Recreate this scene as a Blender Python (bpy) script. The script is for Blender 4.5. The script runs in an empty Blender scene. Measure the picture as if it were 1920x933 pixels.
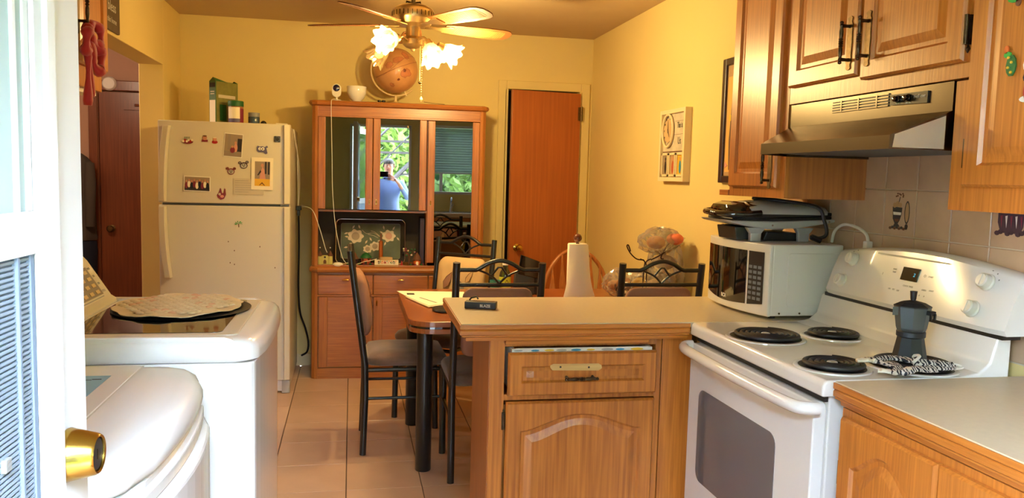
import bpy, bmesh, math, random
from mathutils import Vector, Matrix, Euler
random.seed(7)
PI = math.pi
R = math.radians
sc = bpy.context.scene
COL = sc.collection

# ---------------------------------------------------------------- camera
CAMM = [(0.980262,-0.195943,0.026314),(0.008091,-0.093226,-0.995612),(0.197536,0.976174,-0.0898)]
cam_d = bpy.data.cameras.new('camera'); cam = bpy.data.objects.new('camera', cam_d); COL.objects.link(cam)
_r, _d, _f = [Vector(v) for v in CAMM]
cam.matrix_world = Matrix(((_r.x, -_d.x, -_f.x, 0), (_r.y, -_d.y, -_f.y, 0), (_r.z, -_d.z, -_f.z, 1.4), (0, 0, 0, 1)))
cam_d.sensor_width = 36; cam_d.lens = 1499.588 * 36 / 1920; cam_d.clip_start = 0.02
sc.camera = cam
# ---------------------------------------------------------------- world and exposure
w = bpy.data.worlds.new('sky'); sc.world = w; w.use_nodes = True
nt = w.node_tree; bg = nt.nodes['Background']
tc = nt.nodes.new('ShaderNodeTexCoord'); sx = nt.nodes.new('ShaderNodeSeparateXYZ'); cr = nt.nodes.new('ShaderNodeValToRGB')
nt.links.new(tc.outputs['Generated'], sx.inputs[0]); nt.links.new(sx.outputs['Z'], cr.inputs[0]); nt.links.new(cr.outputs[0], bg.inputs[0])
cr.color_ramp.elements[0].position = 0.0; cr.color_ramp.elements[0].color = (0.82, 0.91, 1.0, 1)
cr.color_ramp.elements[1].position = 0.7; cr.color_ramp.elements[1].color = (0.62, 0.78, 1.0, 1)
bg.inputs[1].default_value = 155.0
sc.view_settings.view_transform = 'Standard'; sc.view_settings.look = 'None'
sc.view_settings.exposure = 0.0; sc.view_settings.gamma = 1.0; sc.view_settings.use_curve_mapping = False
sc.cycles.max_bounces = 10; sc.cycles.diffuse_bounces = 5; sc.cycles.glossy_bounces = 5
sc.cycles.transparent_max_bounces = 12; sc.cycles.transmission_bounces = 6
sc.cycles.caustics_reflective = False; sc.cycles.caustics_refractive = False; sc.cycles.sample_clamp_indirect = 6
sun_d = bpy.data.lights.new('sun', 'SUN'); sun = bpy.data.objects.new('sun', sun_d); COL.objects.link(sun)
sun_d.energy = 26; sun_d.color = (1, .95, .85); sun_d.angle = R(3); sun.rotation_euler = Euler((R(52), 0, R(-60)))
def portal(loc, sxx, syy):
    l = bpy.data.lights.new('sky_portal', 'AREA'); o = bpy.data.objects.new('sky_portal', l); COL.objects.link(o)
    l.shape = 'RECTANGLE'; l.size = sxx; l.size_y = syy; l.cycles.is_portal = True
    o.location = loc; o.rotation_euler = Euler((R(90), 0, 0))     # looks towards +Y
portal((-.125, 0.0, 1.02), .86, 2.04); portal((1.02, 0.0, 1.60), 1.2, .95)

# ---------------------------------------------------------------- materials
MATS = {}
def lin(c):
    return tuple(((x/255)/12.92 if x/255 <= .04045 else (((x/255)+.055)/1.055)**2.4) for x in c)
def mat(name, c=(200, 200, 200), rough=.5, metal=0., spec=.5, coat=0., emit=None, es=0., alpha=None, trans=0., var=0., vscale=8., bump=0., bscale=60., ior=1.45, sheen=0.):
    m = bpy.data.materials.new(name); m.use_nodes = True; n = m.node_tree.nodes; L = m.node_tree.links
    b = n['Principled BSDF']; col = lin(c) + (1,)
    b.inputs['Base Color'].default_value = col; b.inputs['Roughness'].default_value = rough; b.inputs['Metallic'].default_value = metal
    b.inputs['Specular IOR Level'].default_value = spec; b.inputs['Coat Weight'].default_value = coat; b.inputs['IOR'].default_value = ior
    b.inputs['Transmission Weight'].default_value = trans
    if sheen: b.inputs['Sheen Weight'].default_value = sheen
    if emit: b.inputs['Emission Color'].default_value = lin(emit) + (1,); b.inputs['Emission Strength'].default_value = es
    if alpha is not None: b.inputs['Alpha'].default_value = alpha
    if var or bump:
        t = n.new('ShaderNodeTexCoord')
    if var:
        no = n.new('ShaderNodeTexNoise'); no.inputs['Scale'].default_value = vscale; no.inputs['Detail'].default_value = 5
        L.new(t.outputs['Object'], no.inputs['Vector'])
        r = n.new('ShaderNodeValToRGB'); L.new(no.outputs['Fac'], r.inputs[0])
        r.color_ramp.elements[0].position = .3; r.color_ramp.elements[1].position = .7
        r.color_ramp.elements[0].color = tuple(x*(1-var) for x in col[:3]) + (1,); r.color_ramp.elements[1].color = tuple(min(1, x*(1+var*.6)) for x in col[:3]) + (1,)
        L.new(r.outputs[0], b.inputs['Base Color'])
    if bump:
        nb = n.new('ShaderNodeTexNoise'); nb.inputs['Scale'].default_value = bscale; nb.inputs['Detail'].default_value = 4
        L.new(t.outputs['Object'], nb.inputs['Vector'])
        bp = n.new('ShaderNodeBump'); bp.inputs['Strength'].default_value = bump; bp.inputs['Distance'].default_value = .004
        L.new(nb.outputs['Fac'], bp.inputs['Height']); L.new(bp.outputs[0], b.inputs['Normal'])
    MATS[name] = m; return m
def wood(name, c1, c2, axis='z', rough=.34, dens=9., coat=.15, spots=0.):
    m = bpy.data.materials.new(name); m.use_nodes = True; n = m.node_tree.nodes; L = m.node_tree.links
    b = n['Principled BSDF']; b.inputs['Roughness'].default_value = rough; b.inputs['Coat Weight'].default_value = coat; b.inputs['Coat Roughness'].default_value = .25
    t = n.new('ShaderNodeTexCoord'); mp = n.new('ShaderNodeMapping'); L.new(t.outputs['Object'], mp.inputs[0])
    s = [dens*.45, dens*.45, dens*.45]; s['xyz'.index(axis)] = dens*.05; mp.inputs['Scale'].default_value = s
    n1 = n.new('ShaderNodeTexNoise'); n1.inputs['Scale'].default_value = 1.3; n1.inputs['Detail'].default_value = 3; n1.inputs['Distortion'].default_value = 1.2
    L.new(mp.outputs[0], n1.inputs['Vector'])
    mt = n.new('ShaderNodeMath'); mt.operation = 'MULTIPLY'; mt.inputs[1].default_value = 9; L.new(n1.outputs['Fac'], mt.inputs[0])
    sn = n.new('ShaderNodeMath'); sn.operation = 'SINE'; L.new(mt.outputs[0], sn.inputs[0])
    mp2 = n.new('ShaderNodeMapping'); L.new(t.outputs['Object'], mp2.inputs[0])
    s2 = [dens*16]*3; s2['xyz'.index(axis)] = dens*.5; mp2.inputs['Scale'].default_value = s2
    n2 = n.new('ShaderNodeTexNoise'); n2.inputs['Scale'].default_value = 1.; n2.inputs['Detail'].default_value = 6; L.new(mp2.outputs[0], n2.inputs['Vector'])
    n3 = n.new('ShaderNodeTexNoise'); n3.inputs['Scale'].default_value = 2.2; n3.inputs['Detail'].default_value = 2; L.new(t.outputs['Object'], n3.inputs['Vector'])
    ad = n.new('ShaderNodeMath'); ad.operation = 'MULTIPLY_ADD'; ad.inputs[1].default_value = .07; L.new(sn.outputs[0], ad.inputs[0]); L.new(n2.outputs['Fac'], ad.inputs[2])
    a2 = n.new('ShaderNodeMath'); a2.operation = 'MULTIPLY_ADD'; a2.inputs[1].default_value = .5; L.new(n3.outputs['Fac'], a2.inputs[0]); L.new(ad.outputs[0], a2.inputs[2])
    r = n.new('ShaderNodeValToRGB'); L.new(a2.outputs[0], r.inputs[0]); r.color_ramp.elements[0].position = .38; r.color_ramp.elements[1].position = 1.0
    r.color_ramp.elements[0].color = lin(c2) + (1,); r.color_ramp.elements[1].color = lin(c1) + (1,)
    L.new(r.outputs[0], b.inputs['Base Color'])
    bp = n.new('ShaderNodeBump'); bp.inputs['Strength'].default_value = .15; bp.inputs['Distance'].default_value = .002
    L.new(n2.outputs['Fac'], bp.inputs['Height']); L.new(bp.outputs[0], b.inputs['Normal'])
    MATS[name] = m; return m
def clear(name, tint=(255, 255, 255), gloss=.12, rough=.02, body=0., bc=(255, 255, 255)):
    """thin clear sheet: see-through, with mirror-like Fresnel reflection and an optional whitish body"""
    m = bpy.data.materials.new(name); m.use_nodes = True; n = m.node_tree.nodes; L = m.node_tree.links
    for x in list(n):
        if x.type != 'OUTPUT_MATERIAL': n.remove(x)
    out = [x for x in n if x.type == 'OUTPUT_MATERIAL'][0]
    tr = n.new('ShaderNodeBsdfTransparent'); tr.inputs[0].default_value = lin(tint) + (1,)
    gl = n.new('ShaderNodeBsdfGlossy'); gl.inputs['Roughness'].default_value = rough
    fr = n.new('ShaderNodeLayerWeight'); fr.inputs[0].default_value = .35
    mm = n.new('ShaderNodeMath'); mm.operation = 'MULTIPLY_ADD'; mm.inputs[1].default_value = .8; mm.inputs[2].default_value = gloss; mm.use_clamp = True
    L.new(fr.outputs['Fresnel'], mm.inputs[0])
    mx = n.new('ShaderNodeMixShader'); L.new(mm.outputs[0], mx.inputs[0]); L.new(tr.outputs[0], mx.inputs[1]); L.new(gl.outputs[0], mx.inputs[2])
    last = mx
    if body:
        df = n.new('ShaderNodeBsdfDiffuse'); df.inputs[0].default_value = lin(bc) + (1,)
        tl = n.new('ShaderNodeBsdfTranslucent'); tl.inputs[0].default_value = lin(bc) + (1,)
        m2 = n.new('ShaderNodeMixShader'); m2.inputs[0].default_value = .5; L.new(df.outputs[0], m2.inputs[1]); L.new(tl.outputs[0], m2.inputs[2])
        m3 = n.new('ShaderNodeMixShader'); m3.inputs[0].default_value = body; L.new(mx.outputs[0], m3.inputs[1]); L.new(m2.outputs[0], m3.inputs[2]); last = m3
    L.new(last.outputs[0], out.inputs[0]); MATS[name] = m; return m

# ---------------------------------------------------------------- mesh builder
class MB:
    def __init__(s): s.v = []; s.f = []; s.m = []; s.mi = 0
    def add(s, vs, fs, T=None):
        o = len(s.v)
        for v in vs:
            v = Vector(v)
            if T is not None: v = T @ v
            s.v.append(v)
        for f in fs: s.f.append([i+o for i in f]); s.m.append(s.mi)
        return s
    def box(s, x0, x1, y0, y1, z0, z1, T=None):
        vs = [(x0, y0, z0), (x1, y0, z0), (x1, y1, z0), (x0, y1, z0), (x0, y0, z1), (x1, y0, z1), (x1, y1, z1), (x0, y1, z1)]
        return s.add(vs, [(0, 3, 2, 1), (4, 5, 6, 7), (0, 1, 5, 4), (1, 2, 6, 5), (2, 3, 7, 6), (3, 0, 4, 7)], T)
    def prism(s, poly, a, b, ax='z', T=None):
        """poly of 2D points extruded along ax from a to b; 2D = remaining axes in order"""
        def P(p, t): return {'z': (p[0], p[1], t), 'y': (p[0], t, p[1]), 'x': (t, p[0], p[1])}[ax]
        n = len(poly); vs = [P(p, a) for p in poly] + [P(p, b) for p in poly]
        fs = [tuple(range(n))[::-1], tuple(range(n, 2*n))] + [(i, (i+1) % n, n+(i+1) % n, n+i) for i in range(n)]
        return s.add(vs, fs, T)
    def loops(s, loops, cap0=True, cap1=True, closed=True, T=None):
        n = len(loops[0]); vs = [p for l in loops for p in l]; fs = []
        for k in range(len(loops)-1):
            for i in range(n if closed else n-1):
                j = (i+1) % n; fs.append((k*n+i, k*n+j, (k+1)*n+j, (k+1)*n+i))
        if cap0: fs.append(tuple(range(n))[::-1])
        if cap1: fs.append(tuple(range((len(loops)-1)*n, len(loops)*n)))
        return s.add(vs, fs, T)
    def lathe(s, prof, c=(0, 0, 0), n=24, T=None, ax='z', sy=1.):
        c = Vector(c); L = []
        for r, z in prof:
            ring = []
            for i in range(n):
                a = 2*PI*i/n; x, y = r*math.cos(a), r*math.sin(a)*sy
                p = {'z': (x, y, z), 'x': (z, x, y), 'y': (y, z, x)}[ax]
                ring.append(c + Vector(p))
            L.append(ring)
        return s.loops(L, True, True, True, T)
    def cyl(s, p0, p1, r0, r1=None, n=16): return s.tube([p0, p1], [r0, r0 if r1 is None else r1], n)
    def tube(s, pts, r, n=8, closed=False, T=None):
        P = [Vector(p) for p in pts]; m = len(P); rr = r if isinstance(r, (list, tuple)) else [r]*m
        tg = []
        for i in range(m):
            if closed: t = P[(i+1) % m]-P[i-1]
            else: t = P[min(i+1, m-1)]-P[max(i-1, 0)]
            tg.append(t.normalized() if t.length > 1e-9 else Vector((0, 0, 1)))
        up = Vector((0, 0, 1)) if abs(tg[0].z) < .9 else Vector((1, 0, 0))
        u = tg[0].cross(up).normalized(); L = []
        for i in range(m):
            u = (u - tg[i]*u.dot(tg[i])).normalized(); v = tg[i].cross(u)
            L.append([P[i] + (u*math.cos(2*PI*k/n) + v*math.sin(2*PI*k/n))*rr[i] for k in range(n)])
        if closed: L.append(L[0]); return s.loops(L, False, False, True, T)
        return s.loops(L, True, True, True, T)
    def sphere(s, c, r, n=16, sc_=(1, 1, 1)):
        c = Vector(c); m = max(6, n//2); prof = [(max(1e-4, math.sin(PI*k/m)), -math.cos(PI*k/m)) for k in range(m+1)]
        L = [[c + Vector((p[0]*math.cos(2*PI*i/n)*r*sc_[0], p[0]*math.sin(2*PI*i/n)*r*sc_[1], p[1]*r*sc_[2])) for i in range(n)] for p in prof]
        return s.loops(L)
    def build(s, name, mt, parent=None, smooth=False, bev=0., seg=2, label=None, local=False, stuff=False, auto=True, weld=False):
        me = bpy.data.meshes.new(name); vs = s.v
        if parent is not None and not local:
            inv = WM(parent).inverted(); vs = [inv @ v for v in vs]
        me.from_pydata([tuple(v) for v in vs], [], s.f)
        ms = mt if isinstance(mt, (list, tuple)) else [mt]
        for x in ms: me.materials.append(MATS[x] if isinstance(x, str) else x)
        for p, i in zip(me.polygons, s.m): p.material_index = i; p.use_smooth = smooth
        bm = bmesh.new(); bm.from_mesh(me)
        if weld: bmesh.ops.remove_doubles(bm, verts=bm.verts, dist=1e-5)
        bmesh.ops.recalc_face_normals(bm, faces=bm.faces); bm.to_mesh(me); bm.free()
        o = bpy.data.objects.new(name, me); COL.objects.link(o)
        if parent is not None: o.parent = parent
        if bev:
            b = o.modifiers.new('bevel', 'BEVEL'); b.width = bev; b.segments = seg; b.limit_method = 'ANGLE'; b.angle_limit = R(35); b.harden_normals = False
        if smooth and auto:
            try:
                me.set_sharp_from_angle(angle=R(38))
            except Exception: pass
        if label: o['label'] = label
        if stuff: o['kind'] = 'stuff'
        return o
_W = {}
def WM(o):
    M = Matrix.Identity(4); ch = []
    while o is not None: ch.append(o); o = o.parent
    for x in reversed(ch): M = M @ Matrix.Translation(x.location) @ x.rotation_euler.to_matrix().to_4x4()
    return M
def thing(name, label, cat, loc=(0, 0, 0), rz=0., group=None, rot=None):
    o = bpy.data.objects.new(name, None); COL.objects.link(o); o.location = loc; o.rotation_euler = Euler(rot) if rot else Euler((0, 0, rz)); o.empty_display_size = .05
    o['label'] = label; o['category'] = cat
    if group: o['group'] = group
    return o
def tag(o, label, cat, group=None):
    o['label'] = label; o['category'] = cat
    if group: o['group'] = group
    return o
def struct(o, label=None, cat=None):
    o['kind'] = 'structure'
    if label: o['label'] = label
    if cat: o['category'] = cat
    return o
def copy_tree(o, parent=None):
    c = o.copy(); COL.objects.link(c)
    if parent is not None: c.parent = parent
    for ch in list(o.children): copy_tree(ch, c)
    return c
def text(s, name, size, T, mt, parent, depth=.0006, align='CENTER', bold=0., sxx=1.):
    cu = bpy.data.curves.new(name, 'FONT'); cu.body = s; cu.size = size; cu.extrude = depth; cu.align_x = align; cu.align_y = 'CENTER'; cu.offset = bold; cu.resolution_u = 3
    t = bpy.data.objects.new(name+'_tmp', cu); COL.objects.link(t)
    dg = bpy.context.evaluated_depsgraph_get(); me = bpy.data.meshes.new_from_object(t.evaluated_get(dg)); bpy.data.objects.remove(t); 
    TT = WM(parent).inverted() @ T @ Matrix.Diagonal((sxx, 1, 1, 1)); me.transform(TT)
    me.materials.clear(); me.materials.append(MATS[mt]); o = bpy.data.objects.new(name, me); COL.objects.link(o); o.parent = parent
    return o
def basis(o, x, y, z):
    """matrix with local x,y,z axes mapped to given world vectors at origin o"""
    x, y, z = Vector(x), Vector(y), Vector(z)
    return Matrix(((x.x, y.x, z.x, o[0]), (x.y, y.y, z.y, o[1]), (x.z, y.z, z.z, o[2]), (0, 0, 0, 1)))
# text planes: facing -Y (camera side), facing -X, facing +X, up
def face_my(o): return basis(o, (1, 0, 0), (0, 0, 1), (0, -1, 0))
def face_mx(o): return basis(o, (0, -1, 0), (0, 0, 1), (-1, 0, 0))
def face_px(o): return basis(o, (0, 1, 0), (0, 0, 1), (1, 0, 0))
def face_up(o): return basis(o, (1, 0, 0), (0, 1, 0), (0, 0, 1))
def rrect(x0, x1, y0, y1, r, k=5):
    P = []
    for cx, cy, a in ((x1-r, y0+r, -90), (x1-r, y1-r, 0), (x0+r, y1-r, 90), (x0+r, y0+r, 180)):
        for i in range(k+1): t = R(a+90*i/k); P.append((cx+r*math.cos(t), cy+r*math.sin(t)))
    return P
def circ(cx, cy, r, n=20, ry=None): return [(cx+r*math.cos(2*PI*i/n), cy+(ry or r)*math.sin(2*PI*i/n)) for i in range(n)]
def smooth_path(P, k=4):
    P = [Vector(p) for p in P]; out = []
    for i in range(len(P)-1):
        a, b, c, d = P[max(i-1, 0)], P[i], P[i+1], P[min(i+2, len(P)-1)]
        for j in range(k):
            t = j/k; out.append(.5*((2*b)+(c-a)*t+(2*a-5*b+4*c-d)*t*t+(3*b-a-3*c+d)*t**3))
    out.append(P[-1]); return out

# palette
wood('oak', (198, 124, 50), (146, 80, 26), 'z'); wood('oak_y', (198, 124, 50), (146, 80, 26), 'y'); wood('oak_x', (198, 124, 50), (146, 80, 26), 'x')
wood('oak_worn', (198, 124, 52), (132, 70, 26), 'z', dens=6); wood('oak_panel', (176, 108, 52), (124, 70, 32), 'z', dens=5)
wood('hutch_z', (186, 118, 54), (134, 76, 30), 'z', rough=.35); wood('hutch_x', (186, 118, 54), (134, 76, 30), 'x', rough=.35)
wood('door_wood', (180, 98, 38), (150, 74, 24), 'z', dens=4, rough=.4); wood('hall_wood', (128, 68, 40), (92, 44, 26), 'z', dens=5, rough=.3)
wood('table_wood', (162, 94, 52), (134, 72, 38), 'x', dens=5, rough=.25); wood('chair_wood', (196, 126, 66), (150, 86, 42), 'z', dens=8)
wood('light_wood', (216, 180, 120), (190, 148, 90), 'x', dens=8)
mat('wall', (228, 208, 142), .85, var=.02, vscale=3, bump=.05, bscale=90)
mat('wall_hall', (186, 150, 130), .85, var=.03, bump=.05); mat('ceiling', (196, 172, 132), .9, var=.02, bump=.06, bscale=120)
mat('trim_cream', (228, 214, 170), .5); mat('trim_white', (225, 228, 230), .4)
mat('grout', (92, 74, 62), .9, var=.1); mat('grout_light', (205, 192, 172), .9, var=.1)
mat('laminate', (214, 200, 176), .3, var=.04, vscale=60); mat('dark_line', (40, 30, 24), .6)
mat('white_enamel', (232, 234, 236), .12, coat=.5); mat('white_plastic', (228, 228, 224), .3); mat('fridge_white', (208, 204, 190), .3, coat=.2, bump=.05, bscale=300)
mat('washer_white', (232, 235, 238), .18, coat=.4); mat('door_white', (222, 226, 230), .6, spec=.2)
mat('rubber', (22, 22, 24), .6); mat('black_metal', (22, 24, 28), .35, coat=.3, bump=.05, bscale=200); mat('coil', (26, 27, 30), .45); mat('steel', (104, 96, 84), .25, metal=1.); mat('steel_end_glare', (240, 240, 240), .45, metal=.6)
mat('chrome', (220, 220, 220), .1, metal=1.); mat('brass', (190, 152, 70), .2, metal=1.); mat('bronze', (74, 60, 44), .38, metal=.9, var=.5, vscale=60); mat('old_brass', (104, 82, 50), .4, metal=.8, var=.4, vscale=80)
mat('black_gloss', (10, 10, 12), .06, coat=.5); mat('black_plastic', (20, 20, 22), .4); mat('dark_grey', (60, 62, 66), .5); mat('grey', (130, 132, 134), .5)
mat('silver_plastic', (186, 190, 194), .35, metal=.35); mat('moka', (92, 100, 108), .42, metal=.75, bump=.1, bscale=400); mat('moka_dark', (44, 48, 54), .45, metal=.5)
mat('oven_glass', (92, 94, 100), .08, coat=.5); mat('display', (14, 22, 26), .1, coat=.4)
mat('red', (160, 14, 24), .6, sheen=.3); mat('green', (40, 150, 60), .5); mat('dark_green', (26, 92, 46), .5); mat('blue', (60, 140, 180), .4); mat('navy', (22, 30, 52), .8)
mat('teal', (40, 130, 130), .4); mat('yellow', (226, 190, 60), .5); mat('paper', (238, 232, 214), .8); mat('paper_grey', (196, 190, 176), .8); mat('ink', (50, 46, 44), .7)
mat('purple', (104, 60, 110), .5); mat('plum', (122, 40, 62), .5); mat('pink', (214, 150, 140), .6); mat('skin', (196, 140, 112), .5); mat('violet_grey', (92, 88, 128), .5); mat('grey_light', (176, 176, 172), .5)
mat('orange', (214, 104, 48), .5); mat('terracotta', (176, 86, 56), .7); mat('brown', (98, 62, 42), .7); mat('tan', (180, 146, 104), .7); mat('white', (236, 236, 232), .6)
mat('seat_fabric', (112, 88, 76), .95, var=.45, vscale=9, sheen=.4, bump=.3, bscale=200); mat('pad_fabric', (200, 170, 128), .95, var=.12, vscale=7, bump=.2, bscale=200); mat('pad_pink', (150, 110, 92), .95, bump=.2, bscale=200)
mat('smoke_glass_back', (78, 70, 60), .9); mat('coat_cloth', (74, 68, 64), .95, bump=.4, bscale=20); mat('shirt', (104, 126, 176), .8, bump=.2, bscale=30); mat('jeans', (44, 58, 92), .9); mat('hair', (38, 30, 26), .6)
mat('concrete', (170, 166, 158), .9, var=.1); mat('iron', (34, 30, 30), .5); mat('leaf', (112, 140, 62), .55, var=.3, vscale=.8); mat('leaf_b', (88, 116, 56), .55, var=.3, vscale=.8); mat('bark', (84, 66, 50), .9, bump=.5, bscale=20)
mat('placemat', (206, 184, 144), .8, var=.12, vscale=14); mat('bulb', (255, 236, 190), .3, emit=(255, 206, 120), es=26); mat('screen_mesh', (130, 142, 158), 1., spec=0)
mat('globe', (206, 150, 96), .4, var=.35, vscale=5, coat=.3); mat('cane', (140, 94, 44), .6, var=.2, vscale=40); mat('blade_wood', (112, 72, 38), .5)
mat('bread', (206, 142, 78), .8, var=.2, vscale=12); mat('rice_pink', (220, 120, 84), .7, var=.3, vscale=20)
clear('clear_glass', gloss=.04); clear('shade_glass', (255, 240, 205), .12, .1, body=.12, bc=(255, 240, 205)); clear('cabinet_glass', (80, 80, 80), .16, .0); clear('bag', (250, 248, 240), .10, .18, body=.22)
clear('bottle_glass', (190, 220, 170), .08)
# tile material with a small shift of tone from tile to tile
def tilemat(name, c, rough, var=.06, coat=0., mott=6.):
    m = mat(name, c, rough, coat=coat, var=var, vscale=mott); n = m.node_tree.nodes; L = m.node_tree.links; b = n['Principled BSDF']
    oi = n.new('ShaderNodeObjectInfo'); hs = n.new('ShaderNodeHueSaturation'); mr = n.new('ShaderNodeMapRange'); mr.inputs['To Min'].default_value = .93; mr.inputs['To Max'].default_value = 1.06
    src = b.inputs['Base Color'].links[0].from_socket; L.new(oi.outputs['Random'], mr.inputs['Value']); L.new(mr.outputs[0], hs.inputs['Value']); L.new(src, hs.inputs['Color']); L.new(hs.outputs[0], b.inputs['Base Color'])
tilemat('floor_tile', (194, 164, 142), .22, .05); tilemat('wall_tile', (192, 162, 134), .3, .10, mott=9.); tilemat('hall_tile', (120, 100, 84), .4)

# ================================================================ SETTING
XL, XR, YB, YF, ZC = -1.151, 1.775, 5.887, .10, 2.44
fl = struct(MB().box(XL-.145, XR+.1, -.02, YB+.1, -.06, -.006).build('floor', 'grout'))
base_mesh = {}
def clip_tile(a0, a1, b0, b1, z0, z1, name, mt, parent):
    key = (round(a1-a0, 3), round(b1-b0, 3), mt)
    if key not in base_mesh:
        o = MB().box(0, a1-a0, 0, b1-b0, z0, z1).build(name, mt, parent, local=True, bev=.0015, seg=1); base_mesh[key] = o
        o.location = (a0, b0, 0); return o
    o = base_mesh[key].copy(); COL.objects.link(o); o.location = (a0, b0, 0); return o
S = .336
i0 = -4
for i in range(-4, 6):
    x0, x1 = -.012+S*i, -.012+S*(i+1)
    x0, x1 = max(x0, XL), min(x1, XR)
    if x1-x0 < .03: continue
    for j in range(-11, 8):
        y0, y1 = 3.501+.3345*j, 3.501+.3345*(j+1)
        y0, y1 = max(y0, YF), min(y1, YB)
        if y1-y0 < .03: continue
        clip_tile(x0+.002, x1-.002, y0+.002, y1-.002, -.006, 0, 'tile', 'floor_tile', fl)
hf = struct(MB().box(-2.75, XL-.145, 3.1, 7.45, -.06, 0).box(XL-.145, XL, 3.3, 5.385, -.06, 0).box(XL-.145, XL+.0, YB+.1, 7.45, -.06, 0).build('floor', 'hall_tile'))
ce = struct(MB().box(-2.85, XR+.1, -.02, 7.45, ZC, ZC+.1).build('ceiling', 'ceiling'))
DX0, DX1, DZ = 1.119, 1.688, 2.045
struct(MB().box(XL-.145, DX0, YB, YB+.1, 0, ZC).box(DX1, XR+.1, YB, YB+.1, 0, ZC).box(DX0, DX1, YB, YB+.1, DZ, ZC).build('wall_back', 'wall'))
wr = struct(MB().box(XR, XR+.1, -.02, YB, 0, ZC).build('wall_right', 'wall'))
struct(MB().box(XL-.145, XL, -.02, 3.3, 0, ZC).box(XL-.145, XL, 5.385, YB, 0, ZC).box(XL-.145, XL, 3.3, 5.385, 2.035, ZC).build('wall_left', 'wall', bev=.004))
PX0, PX1, PZ = -.47, .33, 2.04       # entry doorway behind the camera
WX0, WX1, WZ0, WZ1 = .43, 1.62, 1.14, 2.06   # kitchen window over the sink
fw = MB()
fw.box(XL-.145, PX0, -.02, YF, 0, ZC).box(PX0, PX1, -.02, YF, PZ, ZC).box(PX1, WX0, -.02, YF, 0, ZC).box(WX0, WX1, -.02, YF, 0, WZ0).box(WX0, WX1, -.02, YF, WZ1, ZC).box(WX1, XR, -.02, YF, 0, ZC)
struct(fw.build('wall_front', 'wall'))
# hallway shell
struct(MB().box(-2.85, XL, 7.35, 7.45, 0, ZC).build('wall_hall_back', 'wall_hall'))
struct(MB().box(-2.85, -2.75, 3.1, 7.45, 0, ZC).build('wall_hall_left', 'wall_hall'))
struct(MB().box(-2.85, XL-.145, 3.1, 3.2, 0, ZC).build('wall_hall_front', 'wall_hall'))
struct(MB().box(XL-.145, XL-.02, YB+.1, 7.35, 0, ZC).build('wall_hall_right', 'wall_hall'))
# closet behind the back wall
struct(MB().box(DX0-.1, XR+.1, YB+.1, YB+.66, -.06, -.001).build('floor_closet', 'hall_tile')); struct(MB().box(DX0-.1, XR+.1, YB+.62, YB+.66, 0, ZC).box(DX0-.1, DX0-.06, YB+.1, YB+.62, 0, ZC).box(XR+.06, XR+.1, YB+.1, YB+.62, 0, ZC).build('wall_closet', 'hall_tile'))
# closet door casing
tr = MB().box(DX0-.062, DX0, YB-.018, YB, 0, DZ+.062).box(DX1, DX1+.068, YB-.018, YB, 0, DZ+.062).box(DX0, DX1, YB-.018, YB, DZ, DZ+.062)
tr.box(DX0-.012, DX0+.012, YB-.018, YB+.1, 0, DZ).box(DX1-.012, DX1+.01, YB-.018, YB+.1, 0, DZ)
struct(tr.build('trim_1', 'wall', bev=.004), 'cream door casing round the closet in the back wall')
T = MB().box(XL, DX0-.062, YB-.012, YB, 0, .085); struct(T.build('baseboard_back', 'trim_cream', bev=.003))
struct(MB().box(XR-.012, XR, 3.15, YB-.02, 0, .085).build('baseboard_right', 'trim_cream', bev=.003))
struct(MB().box(XL-.0, XL+.012, 5.385, YB-.012, 0, .085).build('baseboard_left', 'trim_cream', bev=.003))
# closet door, slightly open
LW = .54; th = R(8.2)
cd = thing('door_2', 'orange-brown wooden closet door with brass knob, slightly ajar in the back wall', 'door', (1.672, YB-.012, 0), PI - th*-1)
cd['kind'] = 'structure'
cd.rotation_euler = Euler((0, 0, PI + th))
MB().box(0, LW, 0, .035, .012, 2.03).build('door_leaf', 'door_wood', cd, local=True, bev=.002)
k = MB().lathe([(.026, 0), (.028, .006), (.012, .012), (.011, .035), (.024, .045), (.028, .058), (.022, .07), (.004, .074)], (LW-.06, .035, .880), ax='y', n=20).build('door_knob', 'brass', cd, local=True, smooth=True)
for z in (.28, 1.88):
    MB().box(-.016, .018, .03, .042, z-.05, z+.05).cyl((-.004, .045, z-.055), (-.004, .045, z+.055), .007).build('hinge', 'old_brass', cd, local=True)
# hall door
HD = thing('door_3', 'dark brown wooden door at the end of the hallway', 'door', (-1.7, 7.35, 0)); HD['kind'] = 'structure'
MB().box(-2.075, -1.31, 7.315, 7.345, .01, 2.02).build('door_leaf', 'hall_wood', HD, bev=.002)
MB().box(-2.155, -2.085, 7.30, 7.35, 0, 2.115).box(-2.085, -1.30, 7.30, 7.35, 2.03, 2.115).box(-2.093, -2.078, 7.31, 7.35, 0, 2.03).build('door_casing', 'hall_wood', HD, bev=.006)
MB().lathe([(.03, 0), (.03, .005), (.012, .01), (.012, .03), (.028, .04), (.03, .055), (.02, .066), (.003, .068)], (-1.99, 7.315, .875), ax='y', n=20, T=Matrix.Translation((0, 14.63, 0)) @ Matrix.Diagonal((1, -1, 1, 1))).build('door_knob', 'old_brass', HD, smooth=True)
MB().box(-1.88, -1.72, 7.30, 7.315, 1.875, 1.955).cyl((-1.79, 7.29, 1.915), (-1.72, 7.29, 1.915), .010).build('slide_bolt', 'hall_wood', HD)
struct(MB().box(XL-.17, XL-.145, 5.95, 6.05, 0, 2.05).build('trim_2', 'hall_wood', bev=.004))
o = MB().lathe([(.001, -.03), (.045, -.028), (.055, -.015), (.058, 0)], (-1.985, 7.298, 2.085), ax='y', n=28).build('door_chime', 'white', smooth=True); tag(o, 'round white chime on the frame above the hallway door', 'chime')
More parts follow.
